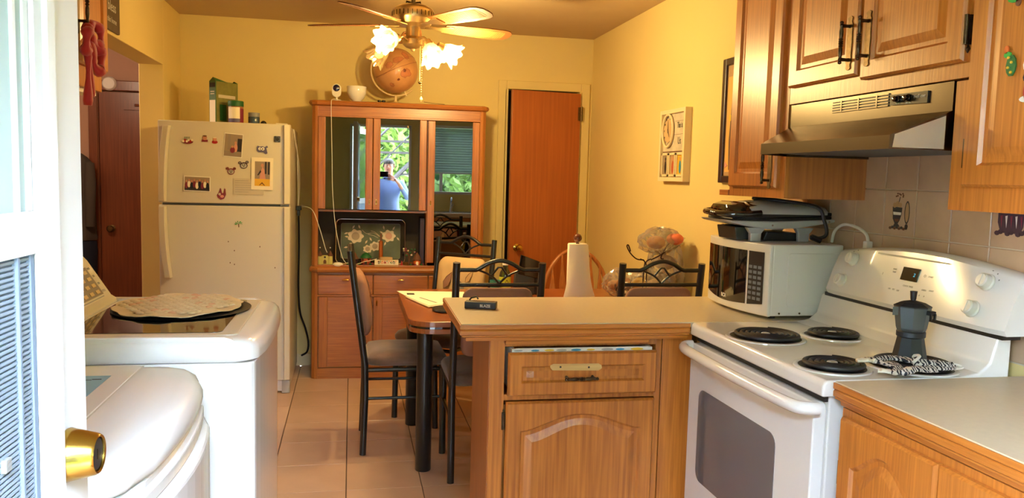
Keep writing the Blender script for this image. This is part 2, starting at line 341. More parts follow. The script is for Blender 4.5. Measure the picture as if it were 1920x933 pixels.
# clothes on a hook beside the hall door
ct = thing('hanging_coat', 'dark grey coat hanging beside the hallway door frame', 'coat', (-2.24, 7.27, 0))
L = []
for z, hw, d in ((1.50, .02, .02), (1.47, .06, .05), (1.42, .10, .07), (1.2, .115, .09), (.95, .12, .10), (.80, .125, .10), (.78, .12, .09)):
    L.append([(-2.22+hw*math.cos(t)*(1+.06*math.sin(5*t+z*9)), 7.26+d*math.sin(t)*(.8+.12*math.cos(7*t)), z) for t in [2*PI*i/24 for i in range(24)]])
MB().loops(L[::-1]).build('coat_body', 'coat_cloth', ct, smooth=True)
MB().tube([(-2.12, 7.2, 1.42), (-2.11, 7.17, 1.25), (-2.115, 7.17, 1.05), (-2.12, 7.18, .9)], [.035, .045, .04, .035], 12).build('coat_sleeve', 'coat_cloth', ct, smooth=True)
o = MB().loops([[(-2.2+hw*math.cos(t)*(1+.08*math.sin(4*t)), 7.25+.06*math.sin(t), z) for t in [2*PI*i/20 for i in range(20)]] for z, hw in ((.42, .09), (.5, .1), (.7, .105), (.772, .10))]).build('hanging_trousers', 'navy', smooth=True)
tag(o, 'navy garment hanging below the grey coat in the hallway', 'garment')

# backsplash tiles, children of the right wall
for i in range(12):
    y1 = 3.03-.1553*i; y0 = y1-.1553
    if y0 < 1.15: break
    for j, (z0, z1) in enumerate(((.935, 1.085), (1.087, 1.2375), (1.24, 1.3895), (1.392, 1.542))):
        key = ('wt', j > -1)
        if key not in base_mesh:
            base_mesh[key] = MB().box(XR-.006, XR, 0, .1525, 0, .1495).build('tile', 'wall_tile', wr, bev=.0015, seg=1); o = base_mesh[key]
        else: o = base_mesh[key].copy(); COL.objects.link(o)
        o.location = (0, y0+.0015, z0)
struct(MB().box(XR-.0015, XR+.001, 1.15, 3.06, .93, 1.545).build('grout', 'grout_light', wr)); wr.children[-1]
# printed kitchen motifs on two tiles
def motif(y0, name, kind, label):
    # 2D drawing in (u,v) on a tile .15 square, u grows towards -Y (to the right in the picture)
    def P(poly, mi, m, d): m.mi = mi; m.add([(XR-.0062-d, y0-u, 1.24+v) for u, v in poly], [tuple(range(len(poly)))])
    m = MB()
    if kind == 'bowl':
        P([(.040, .095), (.088, .093), (.086, .07), (.078, .05), (.070, .04), (.082, .03), (.046, .028), (.054, .04), (.044, .055)], 0, m, .0002)
        P([(.044, .078), (.084, .077), (.083, .068), (.046, .068)], 1, m, .0004); P([(.052, .055), (.076, .055), (.072, .046), (.056, .046)], 2, m, .0004)
        for cx, cy, r in ((.050, .100, .009), (.064, .104, .010), (.078, .101, .008)): P(circ(cx, cy, r, 10), 3, m, .0003)
        for a in range(8):
            t = R(20+a*20); q = .014+.004*(a % 3); cx, cy = .074+math.cos(t)*q*1.1, .125+math.sin(t)*q*.7; P(circ(cx, cy, .0045, 6, .003), 2, m, .0003)
        P([(.066, .105), (.07, .105), (.077, .128), (.073, .128)], 0, m, .0003)
        P(circ(.112, .078, .013, 14, .038), 0, m, .0002); P(circ(.112, .078, .009, 14, .032), 3, m, .0004); P(circ(.112, .033, .008, 8), 0, m, .0003)
        for q in range(8): P(circ(.034+q*.011, .024+.003*(q % 2), .0075, 8, .005), 0 if q % 2 else 2, m, .0003)
    else:
        P([(.02, .13), (.11, .13), (.108, .06), (.10, .045), (.03, .045), (.02, .07)], 4, m, .0002); P([(.024, .108), (.106, .108), (.106, .097), (.024, .097)], 1, m, .0004)
        for q in range(5): P([(.028+q*.017, .088), (.036+q*.017, .09), (.034+q*.017, .055)], 1 if q % 2 else 5, m, .0004)
        for q in range(9): P(circ(.02+q*.012, .04+.004*(q % 3), .010, 8, .007), 4, m, .0003)
    o = m.build(name, ['ink', 'white', 'brown', 'tan', 'violet_dark', 'plum'], wr, label=label)
mat('violet_dark', (60, 40, 56), .5)
motif(2.4055, 'tile_print', 'bowl', 'bowl of fruit and tall jar printed on a tile'); motif(1.9396, 'tile_print', 'jar', 'dark purple jar printed on a tile')

# ================================================================ CABINET MAKING
def panel_loops(wd, h, t, b=.058, arch=0., bt=None, bb=None, n=21):
    """loops (u,v,d) of a raised-panel door; arch = height of the arched top"""
    bt = bt or b; bb = bb or b
    def top(i, v0, flat):
        out = []
        for k in range(n):
            s = 1-2*k/(n-1)      # +1 right .. -1 left
            uu = wd/2 + s*(wd/2-i); a = 0 if flat else arch*((1+math.cos(PI*min(1, abs(s)*1.02)))/2)**.75
            out.append((uu, v0+a))
        return out
    def loop(i, il, ib, it, d, flat): # inset sides, bottom, top
        L = [(il, ib), (wd-il, ib)] + top(il, h-it-(0 if flat else arch), flat); return [(u, v, d) for u, v in L]
    return [loop(0, 0, 0, 0, 0, True), loop(0, 0, 0, 0, t*.6, True), loop(0, .006, .006, .006, t, True), loop(0, b, bb, bt, t, False), loop(0, b+.007, bb+.007, bt+.007, t-.008, False),
            loop(0, b+.018, bb+.018, bt+.018, t-.008, False), loop(0, b+.042, bb+.042, bt+.040, t-.001, False)]
def panel_door(name, wd, h, t, F, mt, parent, label=None, **k):
    m = MB(); L = panel_loops(wd, h, t, **k); m.loops([[F(*p) for p in l] for l in L], True, True)
    return m.build(name, mt, parent, label=label)
def pull(parent, c, along, out, L=.15, plate=True, name='handle'):
    """ornate bronze pull: backplate plus turned bar; c on the surface, along/out unit vectors"""
    c, a, o = Vector(c), Vector(along), Vector(out); s = a.cross(o)
    m = MB()
    if plate:
        prof = [(-.5, .004), (-.47, .011), (-.40, .008), (-.34, .013), (-.2, .011), (0, .013), (.2, .011), (.34, .013), (.40, .008), (.47, .011), (.5, .004)]
        poly = [(x*L*1.25, y) for x, y in prof] + [(x*L*1.25, -y) for x, y in prof[::-1]]
        m.add([c+a*p[0]+s*p[1] for p in poly]+[c+a*p[0]+s*p[1]+o*.003 for p in poly], [tuple(range(len(poly))), tuple(range(len(poly), 2*len(poly)))]+[(i, (i+1) % len(poly), len(poly)+(i+1) % len(poly), len(poly)+i) for i in range(len(poly))])
        pl = m.build('backplate', 'old_brass', parent)
    m = MB(); q = L*.5
    xs = [-1, -.97, -.92, -.86, -.8, -.7, -.5, -.3, -.2, -.16, -.1, -.05, 0, .05, .1, .16, .2, .3, .5, .7, .8, .86, .92, .97, 1]
    rs = [.002, .005, .006, .004, .006, .0045, .0065, .006, .004, .007, .004, .0075, .005, .0075, .004, .007, .004, .006, .0065, .0045, .006, .004, .006, .005, .002]
    m.tube([c+a*(x*q)+o*.03 for x in xs], rs, 10)
    for sg in (-1, 1): m.tube([c+a*(sg*q*.78), c+a*(sg*q*.78)+o*.01, c+a*(sg*q*.78)+o*.03], [.006, .0045, .006], 8)
    return m.build(name, 'bronze', parent, smooth=True)
def mould(path, prof, closed=False):
    """profile (inset, z) swept along a 2D path with mitres; inset is to the left of travel"""
    P = [Vector((p[0], p[1])) for p in path]; n = len(P); nr = []
    for i in range(n):
        ns = []
        if i > 0: d = (P[i]-P[i-1]).normalized(); ns.append(Vector((-d.y, d.x)))
        if i < n-1: d = (P[i+1]-P[i]).normalized(); ns.append(Vector((-d.y, d.x)))
        v = sum(ns, Vector((0, 0)))/len(ns); v = v/(v.length**2); nr.append(v)
    L = [[(P[i].x+nr[i].x*d, P[i].y+nr[i].y*d, z) for d, z in prof] for i in range(n)]
    return MB().loops(L, True, True, True)
EDGE = [(0, .913), (0, .899), (.005, .896), (.001, .892), (.001, .880), (.007, .876), (.007, .872), (.022, .866), (.024, .855), (.05, .855), (.05, .913)]

# peninsula base cabinet
pc = thing('peninsula_cabinet', 'oak peninsula base cabinet with a broken-handled drawer and arched door', 'cabinet', (.8, 2.8, 0))
MB().box(.462, .468, 2.628, 2.985, 0, .86).box(.468, 1.19, 2.64, 2.985, .0, .62).box(.468, 1.19, 2.97, 2.985, .62, .86).build('side_panel', 'oak_panel', pc)
F = MB(); F.box(.464, .515, 2.62, 2.64, 0, .86).box(1.055, 1.078, 2.62, 2.64, 0, .86).box(.515, 1.055, 2.62, 2.64, 0, .075).box(.515, 1.055, 2.62, 2.64, .64, .662).box(.515, 1.055, 2.62, 2.64, .826, .86)
F.build('face_frame', 'oak_worn', pc, bev=.0015)
MB().box(1.081, 1.19, 2.618, 2.64, 0, .86).build('filler_stile', 'oak', pc, bev=.0015)
MB().box(.512, 1.022, 2.594, 2.645, .8365, .852).build('pull_out_board', 'oak_x', pc, bev=.004)
dr = MB().box(.535, 1.035, 2.60, 2.93, .675, .681).box(.535, .547, 2.60, 2.93, .681, .822).box(1.023, 1.035, 2.60, 2.93, .681, .822).box(.547, 1.023, 2.598, 2.606, .681, .824).build('drawer', 'white', pc, label='open drawer lined with white patterned paper')
sp = MB()
for k in range(9):
    x = .56+k*.052+random.uniform(-.01, .01); sp.mi = k % 3; sp.add([(x+q[0]*1.6, 2.5975, .8165+q[1]*.35) for q in circ(0, 0, .009+.006*random.random(), 9)], [tuple(range(9))])
sp.build('liner_print', ['grey_light', 'blue', 'yellow'], dr)
FF = lambda u, v, d: (.521+u, 2.598-d, .664+v)
df = panel_door('drawer_front', .527, .148, .02, FF, 'oak_worn', dr, b=.045)
MB().prism([(.664, .762), (.672, .752), (.835, .748), (.847, .756), (.845, .766), (.835, .772), (.675, .774), (.664, .769)][::-1], 2.5765, 2.579, 'y').build('bare_patch', 'light_wood', df, label='pale wood strip where the handle plate was')
MB().cyl((.700, 2.5764, .763), (.700, 2.577, .763), .0035).cyl((.800, 2.5764, .760), (.800, 2.577, .760), .0035).build('screw_hole', 'dark_line', df)
pull(df, (.768, 2.577, .727), (1, 0, 0), (0, -1, 0), .118, plate=False)
FD = lambda u, v, d: (.521+u, 2.620-d, .085+v)
dd = panel_door('door', .532, .552, .02, FD, 'oak_worn', pc, arch=.055, b=.05, bt=.045)
MB().box(.509, .519, 2.612, 2.62, .54, .60).cyl((.514, 2.610, .545), (.514, 2.610, .595), .004).lathe([(.001, .603), (.004, .606), (.001, .613)], (.514, 2.613, 0), n=8).build('hinge', 'bronze', dd)
# peninsula countertop with shaped oak edge
pt = thing('peninsula_countertop', 'beige laminate peninsula countertop with a grooved oak edge', 'countertop', (1.0, 2.85, .9))
MB().prism([(.356, 2.564), (1.152, 2.554), (1.774, 2.558), (1.774, 3.135), (.364, 3.135)], .90, .916, 'z').build('top', 'laminate', pt)
m = mould([(.36, 3.14), (.352, 2.56), (1.152, 2.55)], EDGE); m.build('oak_edge', 'oak_x', pt)


# right base cabinet and counter
rc = thing('base_cabinet', 'oak base cabinet with arched doors under the right-hand counter', 'cabinet', (1.5, 1.0, 0))
MB().box(1.212, 1.77, .72, 1.735, 0, .852).build('carcass', 'oak', rc)
MB().box(1.200, 1.212, .72, 1.738, .0, .853).build('face_frame', 'oak', rc)
for y1, y0 in ((1.722, 1.392), (1.385, 1.055)):
    FR = lambda u, v, d, y1=y1: (1.200-d, y1-u, .09+v)
    d_ = panel_door('door', y1-y0, .745, .02, FR, 'oak', rc, arch=.06, b=.05, bt=.05)
    if y1 > 1.7: MB().box(1.192, 1.20, 1.7245, 1.735, .66, .72).build('hinge', 'bronze', d_)
rt = thing('right_countertop', 'cream laminate countertop right of the stove with an oak edge', 'countertop', (1.5, 1.0, .9))
MB().box(1.182, 1.772, .72, 1.750, .90, .916).build('top', 'laminate', rt)
mould([(1.178, 1.752), (1.178, .72)], EDGE).build('oak_edge', 'oak_y', rt)
# sink counter along the front wall, behind and right of the camera
sk = thing('sink_cabinet', 'oak sink cabinet below the kitchen window', 'cabinet', (1.1, .4, 0))
MB().box(.42, 1.77, .695, .715, 0, .855).box(.42, .44, .11, .695, 0, .855).box(1.75, 1.77, .11, .695, 0, .855).box(.44, 1.75, .11, .695, .08, .10).build('carcass', 'oak', sk)
st = thing('sink_countertop', 'cream laminate countertop around the sink below the window', 'countertop', (1.1, .4, .9))
MB().box(.40, .62, .105, .718, .862, .915).box(1.12, 1.772, .105, .718, .862, .915).box(.62, 1.12, .105, .2, .862, .915).box(.62, 1.12, .62, .718, .862, .915).build('top', 'laminate', st)
si = thing('sink', 'steel kitchen sink set in the counter below the window', 'sink', (.87, .41, .9))
MB().box(.60, 1.14, .18, .64, .9155, .919).build('rim', 'steel', si); 
MB().box(.63, .64, .21, .61, .74, .915).box(1.10, 1.11, .21, .61, .74, .915).box(.63, 1.11, .2, .21, .74, .915).box(.63, 1.11, .61, .62, .74, .915).box(.63, 1.11, .21, .61, .735, .74).build('basin', 'steel', si)
fa = thing('faucet', 'chrome faucet behind the sink', 'faucet', (.87, .2, .92))
MB().cyl((.87, .2, .919), (.87, .2, .96), .022, .018).tube(smooth_path([(.87, .2, .95), (.87, .21, 1.06), (.87, .28, 1.10), (.87, .36, 1.06)]), .011, 10).build('spout', 'chrome', fa, smooth=True)
MB().cyl((.87, .2, .96), (.90, .19, 1.02), .008).build('lever', 'chrome', fa, smooth=True)

# upper cabinets on the right
def upper(name, label, y0, y1, z0, doors, x=1.457, side=True):
    c = thing(name, label, 'cabinet', (1.6, (y0+y1)/2, z0))
    MB().box(x+.016, 1.774, y0+.001, y1, z0, 2.40).build('carcass', 'oak_panel', c)
    MB().box(x, x+.016, y0, y1, z0, 2.40).build('face_frame', 'oak', c, bev=.001)
    for (a1, a0, b0, b1, hs, hz) in doors:
        FR = lambda u, v, d, a1=a1, b0=b0: (x-d, a1-u, b0+v)
        d_ = panel_door('door', a1-a0, b1-b0, .019, FR, 'oak', c, b=.05)
        if hs: pull(d_, (x-.019, (a0+.034) if hs > 0 else (a1-.034), hz), (0, 0, 1), (-1, 0, 0), .125)
    return c
c1 = upper('upper_cabinet', 'tall narrow oak wall cabinet left of the range hood', 2.516, 2.925, 1.350, [(2.905, 2.552, 1.385, 2.38, 1, 1.46)])
MB().box(1.452, 1.5, 2.925, 3.0, 1.350, 1.372).box(1.457, 1.774, 2.925, 2.94, 1.35, 1.372).build('bottom_rail', 'oak_y', c1, bev=.001)
c2 = upper('upper_cabinet', 'short oak wall cabinet with two doors above the range hood', 1.702, 2.514, 1.668, [(2.502, 2.130, 1.722, 2.38, 1, 1.818), (2.112, 1.712, 1.706, 2.38, -1, 1.818)])
MB().box(1.448, 1.4565, 1.702, 1.711, 1.745, 1.815).cyl((1.440, 1.7055, 1.745), (1.440, 1.7055, 1.815), .006).lathe([(.001, 1.725), (.006, 1.735), (.001, 1.745)], (1.45, 1.707, 0), n=8).build('hinge', 'bronze', c2)
c3 = upper('upper_cabinet', 'oak wall cabinet at the right edge, decorated with small plant magnets', .95, 1.700, 1.347, [(1.688, 1.33, 1.405, 2.38, 0, 0), (1.322, .97, 1.405, 2.38, 1, 1.5)])
MB().box(1.457, 1.774, 1.7005, 1.743, 1.347, 1.662).build('filler_stile', 'oak', c3, bev=.001); MB().box(1.449, 1.457, 1.6895, 1.698, 1.45, 1.52).build('hinge', 'bronze', c3)
# magnets on the right cabinet
mg = MB(); 
def up(y, z): return (1.4365, y, z)
def disc(m, y, z, ry, rz, mi, x=1.4372, t=.003, n=10):
    m.mi = mi; q = circ(y, z, ry, n, rz); m.prism([(a, b) for a, b in q], x-t, x, 'x')
disc(mg, 1.556, 1.675, .014, .024, 0); disc(mg, 1.568, 1.70, .010, .007, 1); disc(mg, 1.572, 1.712, .006, .009, 2)
for q in range(4): disc(mg, 1.553+.009*(q % 2), 1.660+.011*q, .003, .003, 3, x=1.434)
o = mg.build('cabinet_magnet', ['dark_green', 'green', 'orange', 'yellow']); tag(o, 'green plant-shaped magnet with yellow dots on the right cabinet door', 'magnet')
mg = MB(); disc(mg, 1.56, 1.823, .02, .010, 0); disc(mg, 1.55, 1.812, .007, .009, 1); o = mg.build('cabinet_magnet', ['green', 'brown']); tag(o, 'green leafy magnet high on the right cabinet door, cut by the top edge', 'magnet')
mg = MB(); disc(mg, 1.512, 1.698, .010, .012, 0); disc(mg, 1.51, 1.672, .012, .016, 1); disc(mg, 1.508, 1.645, .012, .012, 2); disc(mg, 1.505, 1.615, .012, .02, 3); disc(mg, 1.51, 1.598, .016, .007, 1); o = mg.build('cabinet_magnet', ['ink', 'white', 'navy', 'red']); tag(o, 'red, white and black figure magnet at the right edge of the cabinet door', 'magnet')

# ================================================================ RANGE HOOD
hd = thing('range_hood', 'brushed metal range hood with black control plate above the stove', 'range hood', (1.6, 2.15, 1.5))
plan_b = [(1.292, 1.757), (1.296, 2.395), (1.455, 2.51), (1.773, 2.51), (1.773, 1.757)]
def ring(pl, z): return [(x, y, z) for x, y in pl]
top = [(1.462, 1.757), (1.462, 2.51), (1.4625, 2.5105), (1.773, 2.51), (1.773, 1.757)]
m = MB(); m.loops([ring(plan_b, 1.493), ring(plan_b, 1.527), ring(top, 1.592), ring(top, 1.665)], False, True)
m.build('canopy', 'steel', hd, bev=.003)
MB().add([(x, 1.7562, z) for x, z in ((1.30, 1.497), (1.445, 1.497), (1.445, 1.579), (1.305, 1.529))], [(0, 1, 2, 3)]).build('end_reflection', 'steel_end_glare', hd)  # near-white sheet: daylight reflected on the hood's near end, painted as colour
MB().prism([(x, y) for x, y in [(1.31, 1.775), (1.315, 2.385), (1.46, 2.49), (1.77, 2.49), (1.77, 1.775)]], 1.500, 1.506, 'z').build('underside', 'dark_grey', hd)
MB().prism([(y, z) for y, z in [(1.843, 1.619), (1.990, 1.624), (1.990, 1.652), (1.843, 1.650)]], 1.457, 1.462, 'x').build('control_plate', 'black_plastic', hd)
for y in (1.957, 1.915): MB().lathe([(.010, 0), (.010, -.004), (.0075, -.006), (.0075, -.014), (.001, -.015)], (1.457, y, 1.638), ax='x', n=16).build('knob', 'black_gloss', hd, smooth=True)
text('NuTone', 'lettering', .013, face_mx((1.4565, 1.872, 1.6385)), 'white', hd)
text('HI  LO', 'lettering', .005, face_mx((1.4565, 1.957, 1.626)), 'white', hd); text('OFF ON', 'lettering', .005, face_mx((1.4565, 1.915, 1.625)), 'white', hd)
g = MB().box(1.461, 1.4625, 2.0, 2.268, 1.622, 1.657); gv = g.build('vent', 'black_plastic', hd)
for k in range(5): MB().box(1.458, 1.4615, 2.0, 2.268, 1.6225+k*.008, 1.6265+k*.008).build('slat', 'steel', gv)
for y in (2.05, 2.134, 2.218): MB().box(1.457, 1.461, y-.003, y+.003, 1.622, 1.657).build('slat_bar', 'steel', gv)

# ================================================================ STOVE
sv = thing('stove', 'white electric stove with four black coil burners and a window in the oven door', 'stove', (1.45, 2.17, 0))
MB().box(1.185, 1.74, 1.775, 2.545, .0, .895).build('body', 'white_enamel', sv, bev=.004)
SB = MB(); SB.prism([(1.153, .874), (1.153, .906), (1.162, .916), (1.55, .916), (1.60, .925), (1.63, .95), (1.643, 1.0), (1.648, 1.018), (1.69, 1.018), (1.69, .874)][::-1], 1.756, 2.553, 'y')
SB.build('cooktop', 'white_enamel', sv, bev=.006, seg=3)
MB().box(1.645, 1.70, 1.74, 2.53, 1.014, 1.026).build('vent_gap', 'black_plastic', sv)
# control panel, arched top
n = 16; Lp = []
for k in range(n+1):
    t = k/n; y = 2.512+(1.726-2.512)*t; az = 1.178+.034*math.sin(PI*t); a = .008 if k in (0, n) else 0
    Lp.append([(1.636+a, y, 1.026), (1.628+a, y, 1.040), (1.655+a*.5, y, 1.110), (1.684, y, az-.01), (1.70, y, az), (1.745, y, az-.004), (1.745, y, 1.026)])
bgd = MB().loops(Lp[::-1]).build('control_panel', 'white_enamel', sv, smooth=True)
def pan(y, v):   # point on the slanted control face: v height
    if v < 1.11: x = 1.628+(1.655-1.628)*(v-1.04)/.07
    else: x = 1.655+(1.684-1.655)*(v-1.11)/(.07+.03*math.sin(PI*(2.512-y)/.786))
    return x
for (y, z) in ((2.415, 1.152), (2.433, 1.078), (1.832, 1.152), (1.846, 1.078)):
    x = pan(y, z)
    T = Matrix.Translation((x+.002, y, z)) @ Matrix.Rotation(R(-90+22), 4, 'Y')
    kb = MB().lathe([(.024, 0), (.024, .003), (.0205, .006), (.019, .022), (.016, .025), (.001, .0255)], n=28, T=T).build('knob', 'white_plastic', bgd, smooth=True)
    MB().box(-.015, .015, -.0022, .0022, .024, .0275, T=T).build('grip', 'white_plastic', kb, bev=.001)
    for a in range(9):
        t = R(-140+a*35); MB().box(-.002, .002, -.002, .002, 0, .0012, T=T @ Matrix.Translation((.034*math.cos(t), .034*math.sin(t), -.002))).build('dial_mark', 'grey', bgd)
def plate(y0, y1, z0, z1, name, mt, par, d=.003):
    vs = [(pan(y, z)-d, y, z) for y, z in ((y0, z0), (y1, z0), (y1, z1), (y0, z1))]; vs += [(p[0]+d+.002, p[1], p[2]) for p in vs]
    return MB().add(vs, [(0, 1, 2, 3), (7, 6, 5, 4), (0, 4, 5, 1), (1, 5, 6, 2), (2, 6, 7, 3), (3, 7, 4, 0)]).build(name, mt, par, bev=.001)
dp = plate(2.085, 2.158, 1.118, 1.157, 'clock_display', 'display', bgd)
mat('led', (60, 160, 190), emit=(60, 190, 220), es=.6)
text('2', 'lettering', .016, basis((pan(2.1, 1.137)-.0035, 2.1, 1.137), (0, -1, 0), (.38, 0, .92), (-1, 0, 0)), 'led', dp)
for (y, z, s) in ((2.195, 1.145, 'BAKE'), (2.195, 1.136, 'TEMP'), (2.19, 1.085, 'ON'), (2.17, 1.085, 'SET'), (2.15, 1.084, 'OFF'), (2.115, 1.102, 'CLOCK TIMER'), (2.06, 1.14, 'O'), (2.035, 1.14, 'START'), (2.045, 1.10, 'OVEN'), (2.015, 1.102, 'LIGHT'), (2.075, 1.085, '+'), (2.055, 1.083, '+'), (2.035, 1.083, '+'), (2.075, 1.068, '-'), (2.055, 1.066, '-'), (2.035, 1.066, '-'), (2.245, 1.125, 'I')):
    text(s, 'panel_print', .007 if len(s) > 1 else .012, basis((pan(y, z)-.0006, y, z), (0, -1, 0), (.36, 0, .93), (-1, 0, 0)), 'grey', bgd, depth=.0002)
MB().add([(pan(y, z)-.001, y, z) for y, z in ((2.30, 1.188), (1.98, 1.188), (1.98, 1.183), (2.30, 1.183))], [(0, 1, 2, 3)]).build('light_diffuser', 'grey_light', bgd)
# burners
def burner(cx, cy, r, turns):
    p = MB().lathe([(r+.013, .9165), (r+.012, .920), (r+.003, .9215), (r-.002, .919), (r*.6, .917), (.001, .9165)], (cx, cy, 0), 40).build('drip_pan', 'white_enamel', sv, smooth=True, label='white drip pan')
    MB().lathe([(r-.001, .9195), (r-.01, .9205), (r*.9, .918), (.001, .9175)], (cx, cy, 0), 36).build('pan_well', 'black_plastic', p, smooth=True)
    pts = []; N = turns*28
    for k in range(N+1):
        t = k/N; rr = .02+(r*.93-.02)*t; a = 2*PI*turns*t+1.0; pts.append((cx+rr*math.cos(a), cy+rr*math.sin(a), .9285))
    MB().tube(pts, .0062, 8).build('coil', 'coil', p, smooth=True)
    MB().lathe([(.014, .924), (.014, .931), (.012, .933), (.001, .933)], (cx, cy, 0), 20).build('coil_cap', 'silver_plastic', p, smooth=True)
burner(1.283, 2.278, .110, 5); burner(1.262, 1.888, .088, 4); burner(1.520, 2.285, .086, 4); burner(1.492, 1.878, .108, 5)
# oven door
od = MB().prism(rrect(1.785, 2.535, .20, .852, .02), 1.150, 1.186, 'x').build('oven_door', 'white_enamel', sv, bev=.004, seg=2)
MB().prism(rrect(1.957, 2.452, .40, .712, .035), 1.1485, 1.152, 'x').build('oven_window', 'oven_glass', od)
hp = smooth_path([(1.152, 2.53, .842), (1.125, 2.525, .842), (1.108, 2.49, .838), (1.100, 2.36, .838), (1.096, 2.15, .838), (1.100, 1.95, .838), (1.106, 1.81, .840), (1.125, 1.775, .842), (1.152, 1.770, .842)], 4)
MB().tube(hp, .017, 12).build('handle', 'white_enamel', od, smooth=True)
MB().box(1.154, 1.19, 1.785, 2.535, .04, .192).build('storage_drawer', 'white_enamel', sv, bev=.005)
MB().box(1.175, 1.19, 1.78, 2.54, .855, .874).build('seam_gap', 'rubber', sv)
# ================================================================ ENTRY DOOR (open, left foreground)
U = Vector((math.sin(R(2)), math.cos(R(2)), 0)); Nn = Vector((math.cos(R(2)), -math.sin(R(2)), 0)); LAT = Vector((-.31, 1.02, 0)); HNG = LAT-U*.86
ed = thing('door_1', 'white entry door with window and brass deadbolt, standing open at the left', 'door', HNG); ed['kind'] = 'structure'
DT = Matrix(((U.x, -Nn.x, 0, HNG.x), (U.y, -Nn.y, 0, HNG.y), (0, 0, 1, 0), (0, 0, 0, 1)))   # u along door, v into door thickness, z
def dbox(m, s0, s1, v0, v1, z0, z1): return m.box(.86-s1, .86-s0, v0, v1, z0, z1, DT)
m = MB(); dbox(m, 0, .125, 0, .044, .01, 2.02); dbox(m, .735, .86, 0, .044, .01, 2.02); dbox(m, .125, .735, 0, .044, 1.93, 2.02); dbox(m, .125, .735, 0, .044, .01, .62)
m.build('door_leaf', 'door_white', ed)
m = MB(); dbox(m, .093, .114, -.010, 0, .02, 2.0); m.build('raised_stile', 'door_white', ed, bev=.001)
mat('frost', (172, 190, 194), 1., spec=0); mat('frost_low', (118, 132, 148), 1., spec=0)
for n_, b_ in (('window_frame', (.114, .134, -.005, 0, .60, 1.95)), ('window_frame', (.722, .743, -.005, 0, .60, 1.95)), ('window_frame', (.134, .722, -.005, 0, 1.925, 1.95)), ('window_frame', (.134, .722, -.005, 0, .60, .63)), ('meeting_rail', (.134, .722, -.003, .03, 1.310, 1.353)),
               ('upper_sash', (.134, .146, 0, .03, 1.353, 1.925)), ('upper_sash', (.164, .172, -.001, .03, 1.353, 1.925)), ('upper_pane', (.146, .722, .002, .005, 1.353, 1.925)),
               ('lower_sash', (.134, .143, .0, .03, .63, 1.310)), ('lower_sash', (.170, .175, -.0015, .03, .63, 1.310)), ('lower_pane', (.143, .722, .004, .007, .63, 1.310))):
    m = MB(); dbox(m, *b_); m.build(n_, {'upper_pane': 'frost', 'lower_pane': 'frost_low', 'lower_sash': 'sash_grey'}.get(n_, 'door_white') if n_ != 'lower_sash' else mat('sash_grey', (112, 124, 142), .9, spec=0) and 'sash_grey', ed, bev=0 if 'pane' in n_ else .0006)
m = MB(); z = .67
while z < 1.306: dbox(m, .143, .722, .0015, .0032, z, z+.0026); z += .0052
m.build('mesh_screen', 'screen_mesh', ed, stuff=True)
m = MB(); dbox(m, .203, .215, -.003, .004, 1.110, 1.123); m.build('screen_latch', 'grey', ed, bev=.001)
b0 = HNG+U*(.86-.063)+Vector((0, 0, 1.075))
BT = Matrix.Translation(b0) @ Nn.to_track_quat('Z', 'Y').to_matrix().to_4x4()
MB().lathe([(.0295, 0), (.0305, .003), (.029, .008), (.0235, .032), (.0215, .035), (.0190, .034), (.0185, .028), (.001, .028)], n=36, T=BT).build('deadbolt', 'brass', ed, smooth=True)
m = MB(); m.tube([b0+Nn*.029, b0+Nn*.0325], [.0178, .0178], 24); kc = m.build('key_cylinder', 'rubber', ed.children[-1], smooth=True)
MB().box(-.001, .001, -.006, .006, 0, .001, T=Matrix.Translation(b0+Nn*.0325) @ Nn.to_track_quat('Z', 'Y').to_matrix().to_4x4()).build('key_slot', 'bronze', ed.children[-1])
# door hinges side jambs of the doorway
struct(MB().box(PX0-.002, PX0+.03, -.04, YF+.02, 0, PZ).box(PX1-.03, PX1+.002, -.04, YF+.02, 0, PZ).box(PX0, PX1, -.04, YF+.02, PZ-.03, PZ+.002).build('trim_3', 'trim_white', bev=.003), 'white jambs of the entry doorway')
# storm door opened outwards
sd = thing('storm_door', 'white aluminium storm door swung open outside the entry', 'door', (PX0+.01, -.05, 0))
SDT = Matrix.Translation((PX0+.03, -.06, 0)) @ Matrix.Rotation(R(-72), 4, 'Z')
def sb(m, u0, u1, z0, z1, v0=0, v1=.03): return m.box(u0, u1, v0, v1, z0, z1, SDT)
m = MB(); sb(m, 0, .06, .02, 2.0); sb(m, .76, .82, .02, 2.0); sb(m, .06, .76, 1.93, 2.0); sb(m, .06, .76, .98, 1.05); sb(m, .06, .76, .02, .16); m.build('frame', 'trim_white', sd, bev=.003)
m = MB(); sb(m, .06, .76, 1.05, 1.93, .012, .016); m.build('upper_pane', 'clear_glass', sd)
m = MB(); sb(m, .06, .76, .16, .98, .012, .016); m.build('lower_panel', 'frost_low', sd)
# window over the sink, with lowered pleated shade
wi = thing('window_1', 'white kitchen window over the sink with a half lowered pleated shade', 'window', (.81, .04, WZ0)); wi['kind'] = 'structure'
m = MB(); m.box(WX0, WX0+.035, .0, .09, WZ0, WZ1).box(WX1-.035, WX1, .0, .09, WZ0, WZ1).box(WX0, WX1, 0, .09, WZ0, WZ0+.035).box(WX0, WX1, 0, .09, WZ1-.035, WZ1).box(.715, .755, .01, .05, WZ0+.035, WZ1-.035).box(1.25, 1.29, .01, .05, WZ0+.035, WZ1-.035); m.build('window_frame', 'trim_white', wi, bev=.003)
MB().box(WX0+.035, .715, .025, .029, WZ0+.035, WZ1-.035).build('pane', 'clear_glass', wi); MB().box(1.29, WX1-.035, .025, .029, WZ0+.035, WZ1-.035).build('pane', 'clear_glass', wi); MB().box(.755, 1.25, .025, .029, WZ0+.035, WZ1-.035).build('pane', 'clear_glass', wi)
